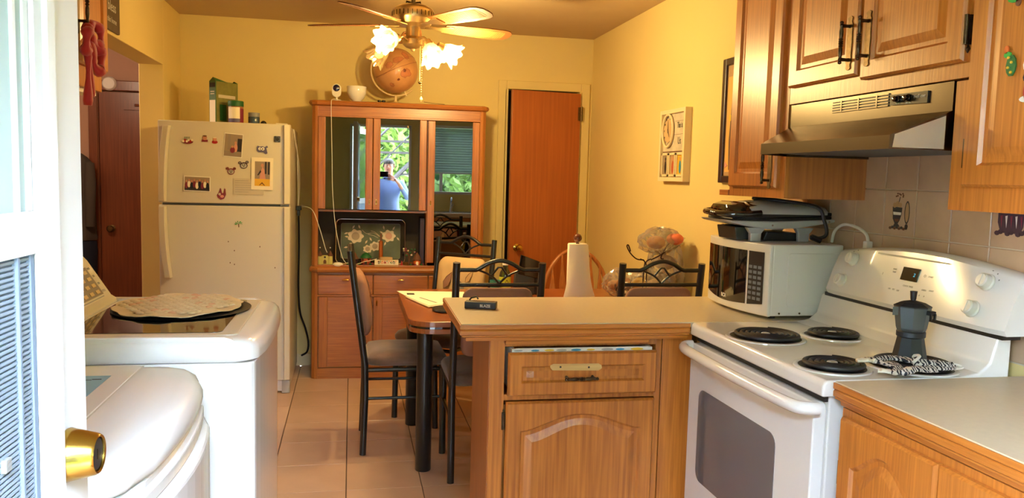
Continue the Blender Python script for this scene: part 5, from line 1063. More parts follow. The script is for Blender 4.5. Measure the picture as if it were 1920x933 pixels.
# ================================================================ ON THE TABLE (top z .750)
pp = thing('paper_towel_roll', 'paper towel roll with loose sheet on a holder with wooden ball', 'paper towel', (1.099, 3.80, .7505))
MB().lathe([(.001, .7505), (.07, .7505), (.07, .762), (.012, .766), (.008, .77), (.008, 1.085)], (1.099, 3.80, 0), 28).build('holder', 'brown', pp, smooth=True)
mat('ball_wood', (104, 54, 36), .2, coat=.5); MB().sphere((1.099, 3.80, 1.108), .0215, 20).build('wooden_ball', 'ball_wood', pp, smooth=True)
mat('towel', (250, 244, 226), .95, bump=.3, bscale=250)
MB().lathe([(.02, .77), (.047, .77), (.049, .775), (.049, 1.075), (.047, 1.080), (.02, 1.080), (.018, 1.07)], (1.099, 3.80, 0), 36).build('roll', 'towel', pp, smooth=True)
L = []
for i in range(13):
    t = i/12; z = 1.078-.325*t; hw = .047+.040*max(0, t-.25)/.75*1.15+.004*math.sin(8*t); cx = 1.099+.008*t; y0 = 3.752-.035*t
    L.append([(cx-hw+2*hw*k/12, y0+.022*abs(2*k/12-1)**2*(1+t)+.004*math.sin(6*t+k*.9)*t, z) for k in range(13)])
L2 = [[(x, y+.0012, z) for x, y, z in l] for l in L]
m = MB(); m.loops(L, False, False, False); m.loops(L2[::-1], False, False, False); m.build('loose_sheet', 'towel', pp, smooth=True)
def sheet(name, label, pts, z, mt='paper', th=.0015, cat='paper', lines=0):
    o = MB().prism([(x, y) for x, y in pts], z, z+th, 'z').build(name, mt); tag(o, label, cat); return o
sheet('paper_sheet', 'large unfolded cream paper spread over the left of the table', [(.252, 4.44), (.30, 4.44), (.62, 4.40), (.66, 3.98), (.35, 4.10), (.285, 4.28)], .7506, th=.002)
bk = thing('booklet', 'open cream booklet lying on the front left of the table', 'booklet', (.40, 4.0, .753))
MB().prism([(.283, 4.20), (.375, 3.87), (.53, 3.97), (.47, 4.22)], .753, .758, 'z').build('pages', 'paper', bk); MB().prism([(.29, 4.195), (.378, 3.885), (.455, 3.935), (.385, 4.21)], .758, .761, 'z').build('page', 'paper', bk)
MB().prism([(.35, 4.14), (.36, 4.145), (.43, 3.97), (.42, 3.965)], .7611, .7614, 'z').build('printed_line', 'grey', bk)
bkc = MB().lathe([(.001, .7505), (.056, .7505), (.06, .756), (.057, .762), (.04, .766), (.001, .767)], (.445, 3.80, 0), 28, sy=1.5).build('black_case', 'black_plastic', smooth=True); tag(bkc, 'flat oval black case at the table corner by the booklet', 'case')
o = MB().box(.30, .34, 4.30, 4.34, .7527, .7552).build('dark_clip', 'ink', bev=.001); tag(o, 'small dark card under the papers at the table edge', 'card')
# laptop seen from behind
lp = thing('laptop', 'black laptop with tilted open lid standing on the table before the closet door', 'laptop', (.98, 4.30, .7505), R(-14))
lp.location = (.955, 4.30, .7505); lp.rotation_euler = Euler((0, 0, 0))
MB().prism([(-.068, 0), (.052, 0), (.048, .125), (-.058, .125)], .0, .05, 'y').build('grey_body', 'dark_grey', lp, local=True, bev=.004)
MB().prism([(-.052, .118), (.062, .092), (.074, .185), (-.036, .225)], -.016, -.004, 'y').build('lid', 'black_gloss', lp, local=True, bev=.003)
MB().box(.052, .070, .0, .05, 0, .12).build('side_panel', 'black_plastic', lp, local=True, bev=.002)
# juice bottle and teal cup
bt = thing('bottle', 'clear bottle with lime green label on the table beside the laptop', 'bottle', (.835, 4.30, .7505))
MB().lathe([(.001, 0), (.030, 0), (.032, .01), (.032, .105), (.028, .125), (.014, .150), (.013, .165)], (.835, 4.30, .7505), 24).build('glass_body', 'bottle_glass', bt, smooth=True); mat('lime', (196, 206, 60), .4)
MB().lathe([(.0326, .035), (.0326, .10)], (.835, 4.30, .7505), 28).build('label', 'lime', bt, smooth=True) if False else MB().loops([[(.835+.0328*math.cos(a), 4.30+.0328*math.sin(a), .7505+z) for a in [2*PI*i/28 for i in range(28)]] for z in (.04, .102)], False, False).build('label', 'lime', bt, smooth=True)
MB().lathe([(.001, 0), (.016, 0), (.016, .014), (.001, .015)], (.835, 4.30, .9155), 20).build('cap', 'white', bt, smooth=True)
MB().add([(.835+.0334*math.sin(R(a)), 4.30-.0334*math.cos(R(a)), .7505+.072+z*.016) for a, z in ((-10, 0), (8, 1), (26, 0), (8, -1))], [(0, 1, 2, 3)]).build('label_print', 'violet_dark', bt)
cu_ = thing('teal_cup', 'teal plastic cup left of the green-labelled bottle', 'cup', (.775, 4.27, .7505)); MB().lathe([(.001, 0), (.022, 0), (.030, .085), (.028, .085), (.020, .004), (.001, .004)], (.775, 4.27, .7505), 24).build('body', 'teal', cu_, smooth=True)
o = MB().tube(smooth_path([(.93, 4.02, .754), (1.0, 3.98, .754), (1.02, 3.93, .754), (.96, 3.90, .754), (.86, 3.93, .754), (.84, 3.98, .754)], 5), .003, 6).build('phone_cable', 'black_plastic', smooth=True); tag(o, 'black charging cord coiled on the table behind the paper towels', 'cord')
# wire basket with bags of bread
BX, BY = 1.56, 4.06
wb = thing('wire_basket', 'dark wire bread basket with looped rim and scroll handle', 'basket', (BX, BY, .7505))
mat('wire', (56, 36, 30), .4, metal=.6)
def ell3(rx, ry, z, n=32): return [(BX+rx*math.cos(2*PI*i/n), BY+ry*math.sin(2*PI*i/n), z) for i in range(n)]
MB().tube(ell3(.13, .19, .755), .003, 6, closed=True).build('base_ring', 'wire', wb, smooth=True); MB().tube(ell3(.15, .21, .80), .003, 6, closed=True).build('rim_ring', 'wire', wb, smooth=True)
for k in range(14):
    a = 2*PI*k/14; cx, cy = BX+.152*math.cos(a), BY+.212*math.sin(a); tx, ty_ = -math.sin(a), math.cos(a)
    MB().tube([(cx+tx*.024*math.cos(b), cy+ty_*.024*math.cos(b), .803+.028*math.sin(b)) for b in [PI*i/10 for i in range(11)]], .0024, 6).build('rim_loop', 'wire', wb, smooth=True)
    MB().tube([(BX+.13*math.cos(a), BY+.19*math.sin(a), .755), (BX+.15*math.cos(a), BY+.21*math.sin(a), .80)], .002, 6).build('basket_wire', 'wire', wb)
hx, hy = 1.515, 3.95
for s in (-1, 1): MB().tube(smooth_path([(hx+s*.010, hy, .80), (hx+s*.008, hy, .93), (hx+s*.004, hy, .975), (hx+s*.03, hy, .99)], 4), .0035, 6).build('handle_stem', 'wire', wb, smooth=True)
MB().tube(smooth_path([(hx+.03, hy, .985), (hx+.09, hy-.01, 1.02), (hx+.14, hy-.01, 1.06), (hx+.155, hy, 1.08), (hx+.12, hy, 1.065), (hx+.085, hy, 1.0), (hx+.10, hy, .99)], 5), .0035, 6).build('scroll', 'wire', wb, smooth=True)
MB().tube(smooth_path([(hx-.01, hy, .985), (hx-.05, hy, .99), (hx-.085, hy, 1.02), (hx-.105, hy, 1.055), (hx-.098, hy, 1.062), (hx-.085, hy, 1.03)], 5), .0035, 6).build('scroll', 'wire', wb, smooth=True)
def bag(name, label, c, r, seed, fill=None, tuft=True, cat='bag'):
    t = thing(name, label, cat, c); rd = random.Random(seed); c = Vector(c); ph = [rd.uniform(0, 6) for _ in range(8)]
    L = []
    for i in range(17):
        b = -PI/2+PI*i/16; ring_ = []
        for k in range(36):
            a = 2*PI*k/36; q = 1+.10*math.sin(3*a+ph[0]+2*b)+.07*math.sin(7*a+ph[1]-5*b)+.05*math.sin(13*a+ph[2]+9*b)+rd.uniform(-.035, .035)
            ring_.append(c+Vector((r[0]*q*math.cos(a)*max(.02, math.cos(b)), r[1]*q*math.sin(a)*max(.02, math.cos(b)), r[2]*q*math.sin(b))))
        L.append(ring_)
    MB().loops(L).build('plastic_film', 'bag', t, smooth=False)
    if fill:
        for (dx, dy, dz, rr, mt_) in fill:
            MB().sphere(c+Vector((dx, dy, dz)), rr, 14, (1, 1, .7)).build('roll_inside', mt_, t, smooth=True)
    return t
bag('bread_bag', 'clear plastic bag with a round orange-red bun on the basket top', (1.60, 3.98, 1.085), (.115, .09, .065), 3, [(.07, -.04, .012, .045, 'rice_pink'), (-.02, 0, -.01, .05, 'bread')])
bag('bread_bag', 'tall pale plastic bag bulging behind the basket against the wall', (1.67, 4.07, .93), (.085, .14, .19), 5, [(.0, 0, .03, .06, 'pad_fabric'), (0, 0, -.07, .07, 'pad_fabric')])
bag('bread_bag', 'low clear plastic bag lying at the left of the wire basket', (1.47, 4.19, .835), (.10, .11, .075), 8, [(.02, 0, -.01, .05, 'bread'), (-.03, .03, -.02, .04, 'bread')])
bag('bread_bag', 'clear bag of yellow rolls sitting inside the wire basket', (1.57, 4.03, .845), (.10, .13, .08), 11, [(.03, -.03, 0, .05, 'pad_fabric'), (-.04, .02, 0, .05, 'yellow')])
o = MB().prism([(1.13, 3.80), (1.27, 3.66), (1.30, 3.69), (1.20, 3.80)], .7508, .757, 'z').build('grey_folder', 'dark_grey'); tag(o, 'flat dark grey card near the right chair on the table', 'card')

# ================================================================ PENINSULA TOP (z .916)
bz = thing('battery_box', 'small black box lettered BLAZE on the left of the peninsula counter', 'box', (.47, 2.87, .9165), R(-18))
MB().box(-.058, .058, -.020, .022, 0, .026).build('case', 'black_plastic', bz, local=True, bev=.0025)
MB().box(-.030, .05, -.008, .014, .026, .0272).build('label', 'brown', bz, local=True)
text('BLAZE', 'lettering', .0135, WM(bz) @ basis((.018, -.0205, .012), (1, 0, 0), (0, 0, 1), (0, -1, 0)), 'white', bz, bold=.0004)
MB().tube([(-.045, .012, .027), (-.038, .012, .036), (-.018, .010, .041), (-.012, .008, .032)], .0032, 8).build('usb_lead', 'black_plastic', bz, local=True, smooth=True)
# microwave
MX0, MX1, MY0, MY1, MZ0, MZ1 = 1.452, 1.738, 2.575, 3.035, .930, 1.186
mw = thing('microwave', 'white microwave oven with dark door on the peninsula counter', 'microwave', (1.6, 2.8, .917))
MB().box(MX0+.012, MX1, MY0, MY1, MZ0, MZ1).build('housing', 'white_plastic', mw, bev=.004); ho = mw.children[-1]
MB().prism(rrect(MX0+.07, MX1-.03, MZ0+.035, MZ1-.03, .012), MY0-.0035, MY0+.001, 'y').build('pressed_panel', 'white_plastic', ho, bev=.003)
for x in (MX0+.045, MX0+.125): MB().lathe([(.0035, 0), (.0035, -.0025), (.001, -.003)], (x, MY0, MZ0+.010), 10, ax='y').build('screw', 'steel', ho)

for x in (MX0+.04, MX1-.04):
    for y in (MY0+.04, MY1-.04): MB().cyl((x, y, .917), (x, y, MZ0), .012).build('foot', 'rubber', mw)
def mwf(y): t = (y-MY0)/(MY1-MY0); return MX0-.036*math.sin(PI*min(1, t*1.0+.0))**.8-.012*t
fp = [(MX0+.014, MY0)]+[(mwf(MY0+(MY1-MY0)*i/14), MY0+(MY1-MY0)*i/14) for i in range(15)]+[(MX0+.014, MY1)]
L = []
for e, z in ((0, MZ0-.002), (0, MZ1)): L.append([(x, y, z) for x, y in fp])
fr_ = MB().loops(L).build('front_frame', 'white_plastic', mw, bev=.004)
def mplate(y0, y1, z0a, z0b, z1, d, name, mt, par, n=10, curve=0):
    A = []; B = []
    for i in range(n+1):
        t = i/n; y = y1+(y0-y1)*t; zb = z0a+(z0b-z0a)*t-curve*math.sin(PI*t); A.append((mwf(y)-d, y, zb)); B.append((mwf(y)-d, y, z1))
    return MB().loops([A, B], False, False, False).build(name, mt, par, smooth=True)
dg = mplate(MY0+.110, MY1-.018, MZ0+.040, MZ0+.030, MZ1-.030, .0015, 'door_glass', 'black_gloss', fr_, curve=.012)
mplate(MY0+.022, MY0+.100, MZ0+.030, MZ0+.040, MZ1-.030, .0015, 'keypad_panel', 'black_plastic', fr_); kp = fr_.children[-1]
mat('mw_key', (104, 112, 118), .5)
for r_ in range(7):
    for c_ in range(3):
        y = MY0+.032+c_*.023; z = MZ0+.050+r_*.019; MB().add([(mwf(y+q)-.0024, y+q, z+p) for q, p in ((0, 0), (.017, 0), (.017, .011), (0, .011))], [(0, 1, 2, 3)]).build('key', 'mw_key', kp)
text('RCA', 'lettering', .020, face_mx((mwf(2.83)-.0022, 2.83, MZ0+.040)), 'white', fr_, bold=.0006)
# contact grill on the microwave
gz = 1.1865
gr = thing('contact_grill', 'black and silver contact grill lying on top of the microwave', 'grill', (1.6, 2.8, gz))
for x in (1.46, 1.655):
    for y in (2.71, 2.90):
        MB().loops([[(x+a*s, y+b*s, z) for a, b in ((-.028, -.012), (.028, -.012), (.028, .012), (-.028, .012))] for s, z in ((.75, gz), (.8, gz+.03), (1.3, gz+.052))]).build('leg', 'silver_plastic', gr, bev=.003)
def gblock(name, mt, prof, y0, y1, **k): return MB().prism([(x, z) for x, z in prof], y0, y1, 'y').build(name, mt, gr, **k)
gblock('drip_drawer', 'black_plastic', [(1.40, 1.19), (1.47, 1.19), (1.47, 1.238), (1.39, 1.238)], 2.73, 2.88, bev=.003)
gblock('lower_housing', 'silver_plastic', [(1.352, 1.256), (1.40, 1.246), (1.50, 1.232), (1.62, 1.238), (1.77, 1.262), (1.77, 1.272), (1.52, 1.262), (1.34, 1.264)], 2.685, 2.925, bev=.004)
gblock('lower_plate', 'black_plastic', [(1.365, 1.264), (1.52, 1.258), (1.765, 1.272), (1.765, 1.283), (1.50, 1.272), (1.365, 1.272)], 2.70, 2.91, bev=.003)
gblock('upper_plate', 'black_plastic', [(1.365, 1.272), (1.50, 1.272), (1.765, 1.284), (1.765, 1.297), (1.50, 1.290), (1.365, 1.286)], 2.70, 2.91, bev=.003)
L = []
for s, z in ((1, 0), (1, .008), (.93, .026), (.75, .040), (.4, .047)):
    L.append([(1.575+x*s, 2.805+y*s, 1.288+z+(.010*(1575-0)/1e9)) for x, y in rrect(-.20, .195, -.118, .118, .06, 6)])
gl_ = MB().loops(L).build('lid', 'silver_plastic', gr, smooth=True)
MB().loops([[(1.44+x*s, 2.805+y*s, 1.291+z) for x, y in rrect(-.085, .075, -.115, .115, .06, 6)] for s, z in ((1, 0), (1, .010), (.9, .028), (.6, .040))]).build('lid_nose', 'black_gloss', gl_, smooth=True)
MB().tube(smooth_path([(1.47, 2.69, 1.292), (1.40, 2.69, 1.287), (1.345, 2.72, 1.286), (1.325, 2.80, 1.288), (1.345, 2.89, 1.290), (1.40, 2.92, 1.294), (1.47, 2.92, 1.30)], 5), .011, 12).build('handle', 'black_gloss', gr, smooth=True)
for x, z in ((1.515, 1.247), (1.745, 1.263)): MB().sphere((x, 2.684, z), .004, 8).build('rivet', 'chrome', gr, smooth=True)
o = MB().tube(smooth_path([(1.55, 2.86, 1.338), (1.50, 2.80, 1.343), (1.57, 2.72, 1.338), (1.68, 2.668, 1.318), (1.705, 2.655, 1.27), (1.715, 2.65, 1.222), (1.695, 2.66, 1.205), (1.66, 2.67, 1.208)], 6), .0065, 8).tube([(1.665, 2.67, 1.208), (1.70, 2.66, 1.196)], .011, 8).build('grill_cord', 'black_plastic', gr, smooth=True)
o = MB().prism([(1.505, 1.188), (1.70, 1.188), (1.65, 1.218), (1.52, 1.222)], 2.73, 2.88, 'y').build('grill_plate_spare', 'black_plastic', bev=.004); tag(o, 'spare black plate tucked under the contact grill', 'plate')
# outlet adaptor and cord above the stove
ou = thing('plug', 'white plug with cord standing at the far end of the stove back', 'plug', (1.745, 2.45, 1.18))
MB().box(1.725, 1.765, 2.425, 2.475, 1.176, 1.182).build('base', 'white_plastic', ou, bev=.001); MB().box(1.733, 1.757, 2.438, 2.462, 1.182, 1.212).build('body', 'white_plastic', ou, bev=.004)
MB().tube(smooth_path([(1.745, 2.45, 1.21), (1.743, 2.46, 1.235), (1.735, 2.50, 1.255), (1.725, 2.56, 1.262), (1.735, 2.63, 1.235), (1.745, 2.66, 1.192)], 6), .0055, 8).build('cord', 'white_plastic', ou, smooth=True)

# ================================================================ MOKA POT AND CLOTH
mp = thing('moka_pot', 'grey faceted stovetop coffee maker on the near back burner', 'coffee pot', (1.478, 1.868, .935))
mx, my = 1.478, 1.868
def octo(r, z, n=8, ph=.2): return [(mx+r*math.cos(2*PI*i/n+ph), my+r*math.sin(2*PI*i/n+ph), z) for i in range(n)]
MB().loops([octo(.044, .935), octo(.044, .940), octo(.033, 1.000)]).build('boiler', 'moka_dark', mp)
MB().lathe([(.034, 1.000), (.0365, 1.003), (.0365, 1.015), (.034, 1.018)], (mx, my, 0), 32).build('collar', 'moka_dark', mp, smooth=True)
MB().loops([octo(.035, 1.018), octo(.038, 1.026), octo(.046, 1.082)]).build('upper_chamber', 'moka', mp); uc = mp.children[-1]
MB().loops([octo(.047, 1.082), octo(.047, 1.085), octo(.030, 1.094), octo(.008, 1.099)]).build('lid', 'moka_dark', mp)
MB().lathe([(.006, 1.098), (.0075, 1.104), (.009, 1.121), (.0095, 1.124), (.001, 1.125)], (mx, my, 0), 12).build('lid_knob', 'black_plastic', mp, smooth=True)
MB().box(mx+.008, mx+.026, my-.058, my-.040, 1.066, 1.078).build('handle_bracket', 'black_plastic', uc, bev=.002) ; MB().box(mx+.009, mx+.013, my-.061, my-.054, 1.056, 1.072).box(mx+.02, mx+.024, my-.061, my-.054, 1.056, 1.072).build('hinge_lug', 'black_plastic', uc)
MB().loops([[(mx+.046*math.cos(R(a)), my+.046*math.sin(R(a)), z) for a in (175, 185)] + [(mx+.060*math.cos(R(180)), my, z)] for z in (1.06, 1.082)]).build('spout', 'moka', uc)
mat('cloth_check', (196, 196, 200), .95, bump=.2)
nt_ = MATS['cloth_check'].node_tree; tcx = nt_.nodes.new('ShaderNodeTexCoord'); wv = nt_.nodes.new('ShaderNodeTexWave'); wv.inputs['Scale'].default_value = 38; wv.inputs['Distortion'].default_value = 9; rp = nt_.nodes.new('ShaderNodeValToRGB')
rp.color_ramp.elements[0].position = .42; rp.color_ramp.elements[0].color = (.015, .018, .03, 1); rp.color_ramp.elements[1].position = .52; rp.color_ramp.elements[1].color = (.62, .60, .58, 1)
nt_.links.new(tcx.outputs['Object'], wv.inputs['Vector']); nt_.links.new(wv.outputs['Fac'], rp.inputs[0]); nt_.links.new(rp.outputs[0], nt_.nodes['Principled BSDF'].inputs['Base Color'])
cl = thing('dish_cloth', 'crumpled dark and white striped cloth on the burner in front of the coffee pot', 'cloth', (1.40, 1.80, .935))
def fold(P, r0, flat_, name, mt_, seed):
    rd = random.Random(seed); P = smooth_path(P, 6); n = len(P); L = []
    for i, p in enumerate(P):
        tg = (P[min(i+1, n-1)]-P[max(i-1, 0)]).normalized(); sd_ = tg.cross(Vector((0, 0, 1))).normalized(); w_ = r0*(.6+.4*math.sin(PI*(i+.5)/n))*(1+.15*math.sin(i*1.7+seed))
        L.append([p+sd_*w_*math.cos(a)*(1+.12*math.sin(5*a+i))+Vector((0, 0, 1))*(flat_*(.6+math.sin(a)*.5)*(1+.2*math.sin(3*a+i*.8))) for a in [2*PI*k/14 for k in range(14)]])
    return MB().loops(L).build(name, mt_, cl, smooth=True, auto=False)
fold([(1.34, 1.865, .934), (1.37, 1.83, .934), (1.375, 1.775, .934), (1.335, 1.735, .930)], .014, .012, 'cloth_fold', 'cloth_check', 1)
fold([(1.37, 1.85, .936), (1.42, 1.86, .938), (1.455, 1.815, .938), (1.44, 1.79, .938)], .014, .012, 'cloth_fold', 'cloth_check', 2)
fold([(1.355, 1.73, .930), (1.40, 1.745, .936), (1.43, 1.74, .934), (1.46, 1.748, .932)], .017, .012, 'cloth_fold', 'cloth_check', 3)
fold([(1.44, 1.79, .938), (1.475, 1.785, .940), (1.50, 1.775, .938), (1.535, 1.775, .934)], .018, .014, 'cloth_fold', 'cloth_check', 4)
fold([(1.45, 1.77, .935), (1.49, 1.76, .934), (1.53, 1.765, .933)], .014, .010, 'cloth_fold', 'cloth_check', 5)
fold([(1.375, 1.815, .932), (1.40, 1.80, .932), (1.425, 1.79, .932)], .028, .005, 'cloth_middle', 'navy', 6)
fold([(1.315, 1.86, .934), (1.345, 1.855, .936), (1.355, 1.84, .936)], .010, .010, 'cloth_edge', 'paper', 7)
fold([(1.31, 1.765, .930), (1.322, 1.755, .932), (1.335, 1.75, .930)], .012, .010, 'cloth_edge', 'white', 8)
fold([(1.365, 1.735, .932), (1.38, 1.742, .938), (1.392, 1.737, .934)], .012, .011, 'cloth_edge', 'petal_pale', 9)
MB().tube(smooth_path([(1.53, 1.79, .944), (1.555, 1.782, .942), (1.558, 1.768, .938), (1.53, 1.765, .936)], 5), .0035, 6).build('cloth_hem', 'white', cl, smooth=True); MB().tube(smooth_path([(1.43, 1.79, .95), (1.455, 1.80, .962), (1.465, 1.83, .958), (1.45, 1.84, .945)], 5), .004, 6).build('cloth_hem', 'white', cl, smooth=True)

# ================================================================ WALL CLOCK FRAME AND PICTURE
ck = thing('clock_frame', 'cream wall frame with round clock and three small photos on the right wall', 'clock', (1.77, 4.2, 1.6))
cx0, cy0, cy1, cz0, cz1 = 1.735, 4.03, 4.385, 1.398, 1.795
mat('clock_cream', (232, 218, 178), .5); mat('clock_board', (206, 196, 176), .7, var=.15, vscale=25)
for b in ((cy0, cy0+.022, cz0, cz1), (cy1-.022, cy1, cz0, cz1), (cy0+.022, cy1-.022, cz0, cz0+.022), (cy0+.022, cy1-.022, cz1-.022, cz1)): MB().box(cx0, 1.7745, *b).build('frame_side', 'clock_cream', ck, bev=.001)
bd_ = MB().box(1.752, 1.7745, cy0+.022, cy1-.022, cz0+.022, cz1-.022).build('backboard', 'clock_board', ck)
ccy, ccz = 4.285, 1.68
def ringx(y, z, r, t=.008): return [(1.744, y+r*math.cos(a), z+r*math.sin(a)) for a in [2*PI*i/40 for i in range(40)]]
MB().lathe([(.066, 0), (.066, -.006), (.001, -.0065)], (1.752, ccy, ccz), 40, ax='x').build('clock_face', 'pad_fabric', bd_, smooth=True); cf = bd_.children[-1]
MB().tube([(1.743, ccy+.073*math.cos(a), ccz+.090*math.sin(a)) for a in [2*PI*i/40 for i in range(40)]], .007, 8, closed=True).build('clock_rim', 'clock_cream', cf, smooth=True)
for k in range(12):
    a = R(90+30*k); text(str(12 if k == 0 else k), 'numeral', .014, face_mx((1.7448, ccy+.054*math.cos(a), ccz+.072*math.sin(a))), 'ink', cf)
for (a, l, w_) in ((93, .060, .004), (-62, .038, .004), (-60, .0, .0)):
    if l: c, s = math.cos(R(a)), math.sin(R(a)); MB().add([(1.7435, ccy-(x*c-y*s), ccz+(x*s+y*c)) for x, y in ((-.01, -w_), (l, -.0012), (l, .0012), (-.01, w_))], [(0, 1, 2, 3)]).build('clock_hand', 'ink', cf)
text('This is', 'lettering', .046, face_mx((1.7515, 4.135, 1.705)), 'ink', bd_, sxx=.62); text('Us', 'lettering', .055, face_mx((1.7515, 4.135, 1.62)), 'ink', bd_, sxx=.75)
MB().box(1.7512, 1.752, 4.055, 4.20, 1.728, 1.7295).box(1.7512, 1.752, 4.055, 4.21, 1.655, 1.6565).build('ruled_line', 'brown', bd_); MB().box(1.749, 1.752, 4.055, 4.36, 1.560, 1.565).build('ledge', 'brown', bd_)
for k, (mt1, mt2) in enumerate((('photo_wall', 'photo_dark'), ('tan', 'terracotta'), ('photo_yellow', 'blue'))):
    y1 = 4.358-.103*k; y0 = y1-.093
    pf = MB().box(1.742, 1.752, y0, y0+.012, 1.425, 1.555).box(1.742, 1.752, y1-.012, y1, 1.425, 1.555).box(1.742, 1.752, y0, y1, 1.425, 1.437).box(1.742, 1.752, y0, y1, 1.543, 1.555).build('photo_frame', 'clock_cream', bd_, bev=.001)
    MB().box(1.7492, 1.7518, y0+.012, y1-.012, 1.437, 1.543).build('photo', mt1, pf); 
    c_ = (y0+y1)/2; MB().add([(1.749, c_+.016*math.cos(a), 1.477+.036*math.sin(a)) for a in [2*PI*i/14 for i in range(14)]], [tuple(range(14))]).build('photo_figure', mt2, pf); MB().add([(1.7488, c_+.010*math.cos(a), 1.523+.010*math.sin(a)) for a in [2*PI*i/10 for i in range(10)]], [tuple(range(10))]).build('photo_head', 'skin' if k else 'photo_dark', pf)
pf = thing('picture_frame', 'dark framed picture on the right wall beside the tall cabinet', 'picture', (1.77, 3.4, 1.7))

mat('frame_dark', (44, 32, 36), .3, coat=.4)
for b in ((3.612, 3.648, 1.398, 1.988), (3.15, 3.186, 1.398, 1.988), (3.186, 3.612, 1.398, 1.432), (3.186, 3.612, 1.954, 1.988)): MB().box(1.752, 1.7745, *b).build('frame_side', 'frame_dark', pf, bev=.004)
im = MB().box(1.764, 1.7745, 3.186, 3.612, 1.432, 1.954).build('image', 'tan', pf)
mat('pic_gold', (224, 176, 96), .5); MB().box(1.763, 1.764, 3.55, 3.60, 1.45, 1.90).build('painted_panel', 'pic_gold', im); MB().prism([(3.45, 1.46), (3.56, 1.46), (3.57, 1.6), (3.55, 1.8), (3.52, 1.88), (3.45, 1.90)], 1.7618, 1.763, 'x').build('painted_figure', 'photo_brown', im); MB().prism(rrect(3.555, 3.575, 1.69, 1.72, .004), 1.7612, 1.7618, 'x').build('painted_detail', 'yellow', im); MB().prism([(3.57, 1.48), (3.60, 1.47), (3.60, 1.50)], 1.7612, 1.763, 'x').build('painted_detail', 'pink', im)

# ================================================================ OUTSIDE (seen in the hutch glass)

mat('lawn', (110, 140, 60), .9, var=.3, vscale=3)
o = MB().box(-12, 12, -16, -1.45, -1.05, -1.0).build('ground', 'lawn'); struct(o)
o = MB().box(-1.4, 1.4, -1.45, -.03, -.20, -.03).build('porch_slab', 'concrete', bev=.01); struct(o)

st_ = thing('iron_staircase', 'dark iron staircase with railings rising outside the entry door', 'staircase', (0, -2.6, 0))
for y in (-2.3, -3.1): MB().tube([(-2.3, y, -1.0), (1.9, y, 3.2)], .035, 6).build('stringer', 'iron', st_)
for y in (-2.3,): MB().tube([(-2.3, y, -.1), (1.9, y, 4.1)], .022, 6).tube([(-2.3, y, -.55), (1.9, y, 3.65)], .014, 6).build('handrail', 'iron', st_)
for k in range(19): x = -2.1+k*.22; MB().box(x, x+.26, -3.1, -2.3, -.82+k*.22, -.79+k*.22).build('tread', 'iron', st_)
for z in (1.72, 1.90): MB().box(-2.4, .9, -2.22, -2.17, z, z+.035).build('rail_bar', 'iron', st_)
def tree(x, y, h, r, seed, label, mt_, n=5200):
    t = thing('tree', label, 'tree', (x, y, -1)); rd = random.Random(seed)
    MB().tube([(x, y, -1), (x+.1, y, .4), (x-.05, y, h*.6)], [.16, .13, .06], 10).build('trunk', 'bark', t, smooth=True)
    m = MB(); V = m.v; Fc = m.f; mi = m.m
    for i in range(n):
        while True:
            p = Vector((rd.uniform(-1, 1), rd.uniform(-1, 1), rd.uniform(-1, 1)))
            if .35 < p.length < 1: break
        p = Vector((x+p.x*r, y+p.y*r*.6, h*.5+.1+p.z*(h*.62)))
        q = Euler((rd.uniform(-1, 1), rd.uniform(-1, 1), rd.uniform(0, 6))).to_matrix(); s = rd.uniform(.05, .10); o_ = len(V)
        for a in ((-s*1.4, 0, 0), (0, -s*.6, 0), (s*1.4, 0, 0), (0, s*.6, 0)): V.append(p+q @ Vector(a))
        Fc.append([o_, o_+1, o_+2, o_+3]); mi.append(0)
    m.build('foliage', mt_, t, stuff=True)
tree(-4.2, -5.6, 4.4, 1.6, 1, 'leafy bright green tree left of the iron staircase', 'leaf', 5000); tree(-.9, -5.2, 4.6, 1.6, 2, 'leafy bright green tree straight behind the staircase', 'leaf', 5500); tree(2.4, -5.0, 4.2, 1.6, 3, 'mid green tree right of the staircase outside the window', 'leaf_b', 5500); tree(5.75, -5.6, 4.6, 1.6, 4, 'wide green tree farthest right outside', 'leaf', 4000)
hg = thing('hedge', 'long green hedge closing the yard behind the trees', 'hedge', (0, -8, -1)); rd = random.Random(9); m = MB()
for i in range(9000):
    p = Vector((rd.uniform(-8, 8), rd.uniform(-8.2, -7.6), rd.uniform(-1, 3.0))); q = Euler((rd.uniform(-1, 1)+1.2, rd.uniform(-1, 1), rd.uniform(-1, 1))).to_matrix(); s = rd.uniform(.07, .14); o_ = len(m.v)
    for a in ((-s*1.3, 0, 0), (0, -s*.7, 0), (s*1.3, 0, 0), (0, s*.7, 0)): m.v.append(p+q @ Vector(a))
    m.f.append([o_, o_+1, o_+2, o_+3]); m.m.append(0)
m.build('foliage', 'leaf_b', hg, stuff=True); MB().box(-8, 8, -8.4, -8.25, -1, 3.0).build('dense_core', 'dark_green', hg)

# ================================================================ PERSON taking the photograph (seen mirrored in the hutch glass)
PXc, PYc = .02, -.40
ps = thing('person', 'person in a light blue shirt holding up a phone, mirrored in the hutch glass', 'person', (PXc, PYc, -.03))
bmv = []; bme = []; rad = []
def V_(x, y, z, r): bmv.append((PXc+x, PYc+y, z)); rad.append(r); return len(bmv)-1
def E_(*idx):
    for a, b in zip(idx, idx[1:]): bme.append((a, b))
pelv = V_(0, 0, .86, (.150, .110)); w1 = V_(0, 0, .98, (.150, .115)); ch1 = V_(0, 0, 1.12, (.165, .115)); ch2 = V_(0, -.01, 1.24, (.150, .095)); nk0 = V_(0, -.01, 1.33, (.062, .060)); nk = V_(0, .005, 1.385, (.052, .055)); hd0 = V_(0, .02, 1.43, (.060, .070)); hd1 = V_(0, .02, 1.485, (.074, .092)); hd2 = V_(0, .01, 1.545, (.072, .088)); hd3 = V_(0, .0, 1.585, (.045, .055))
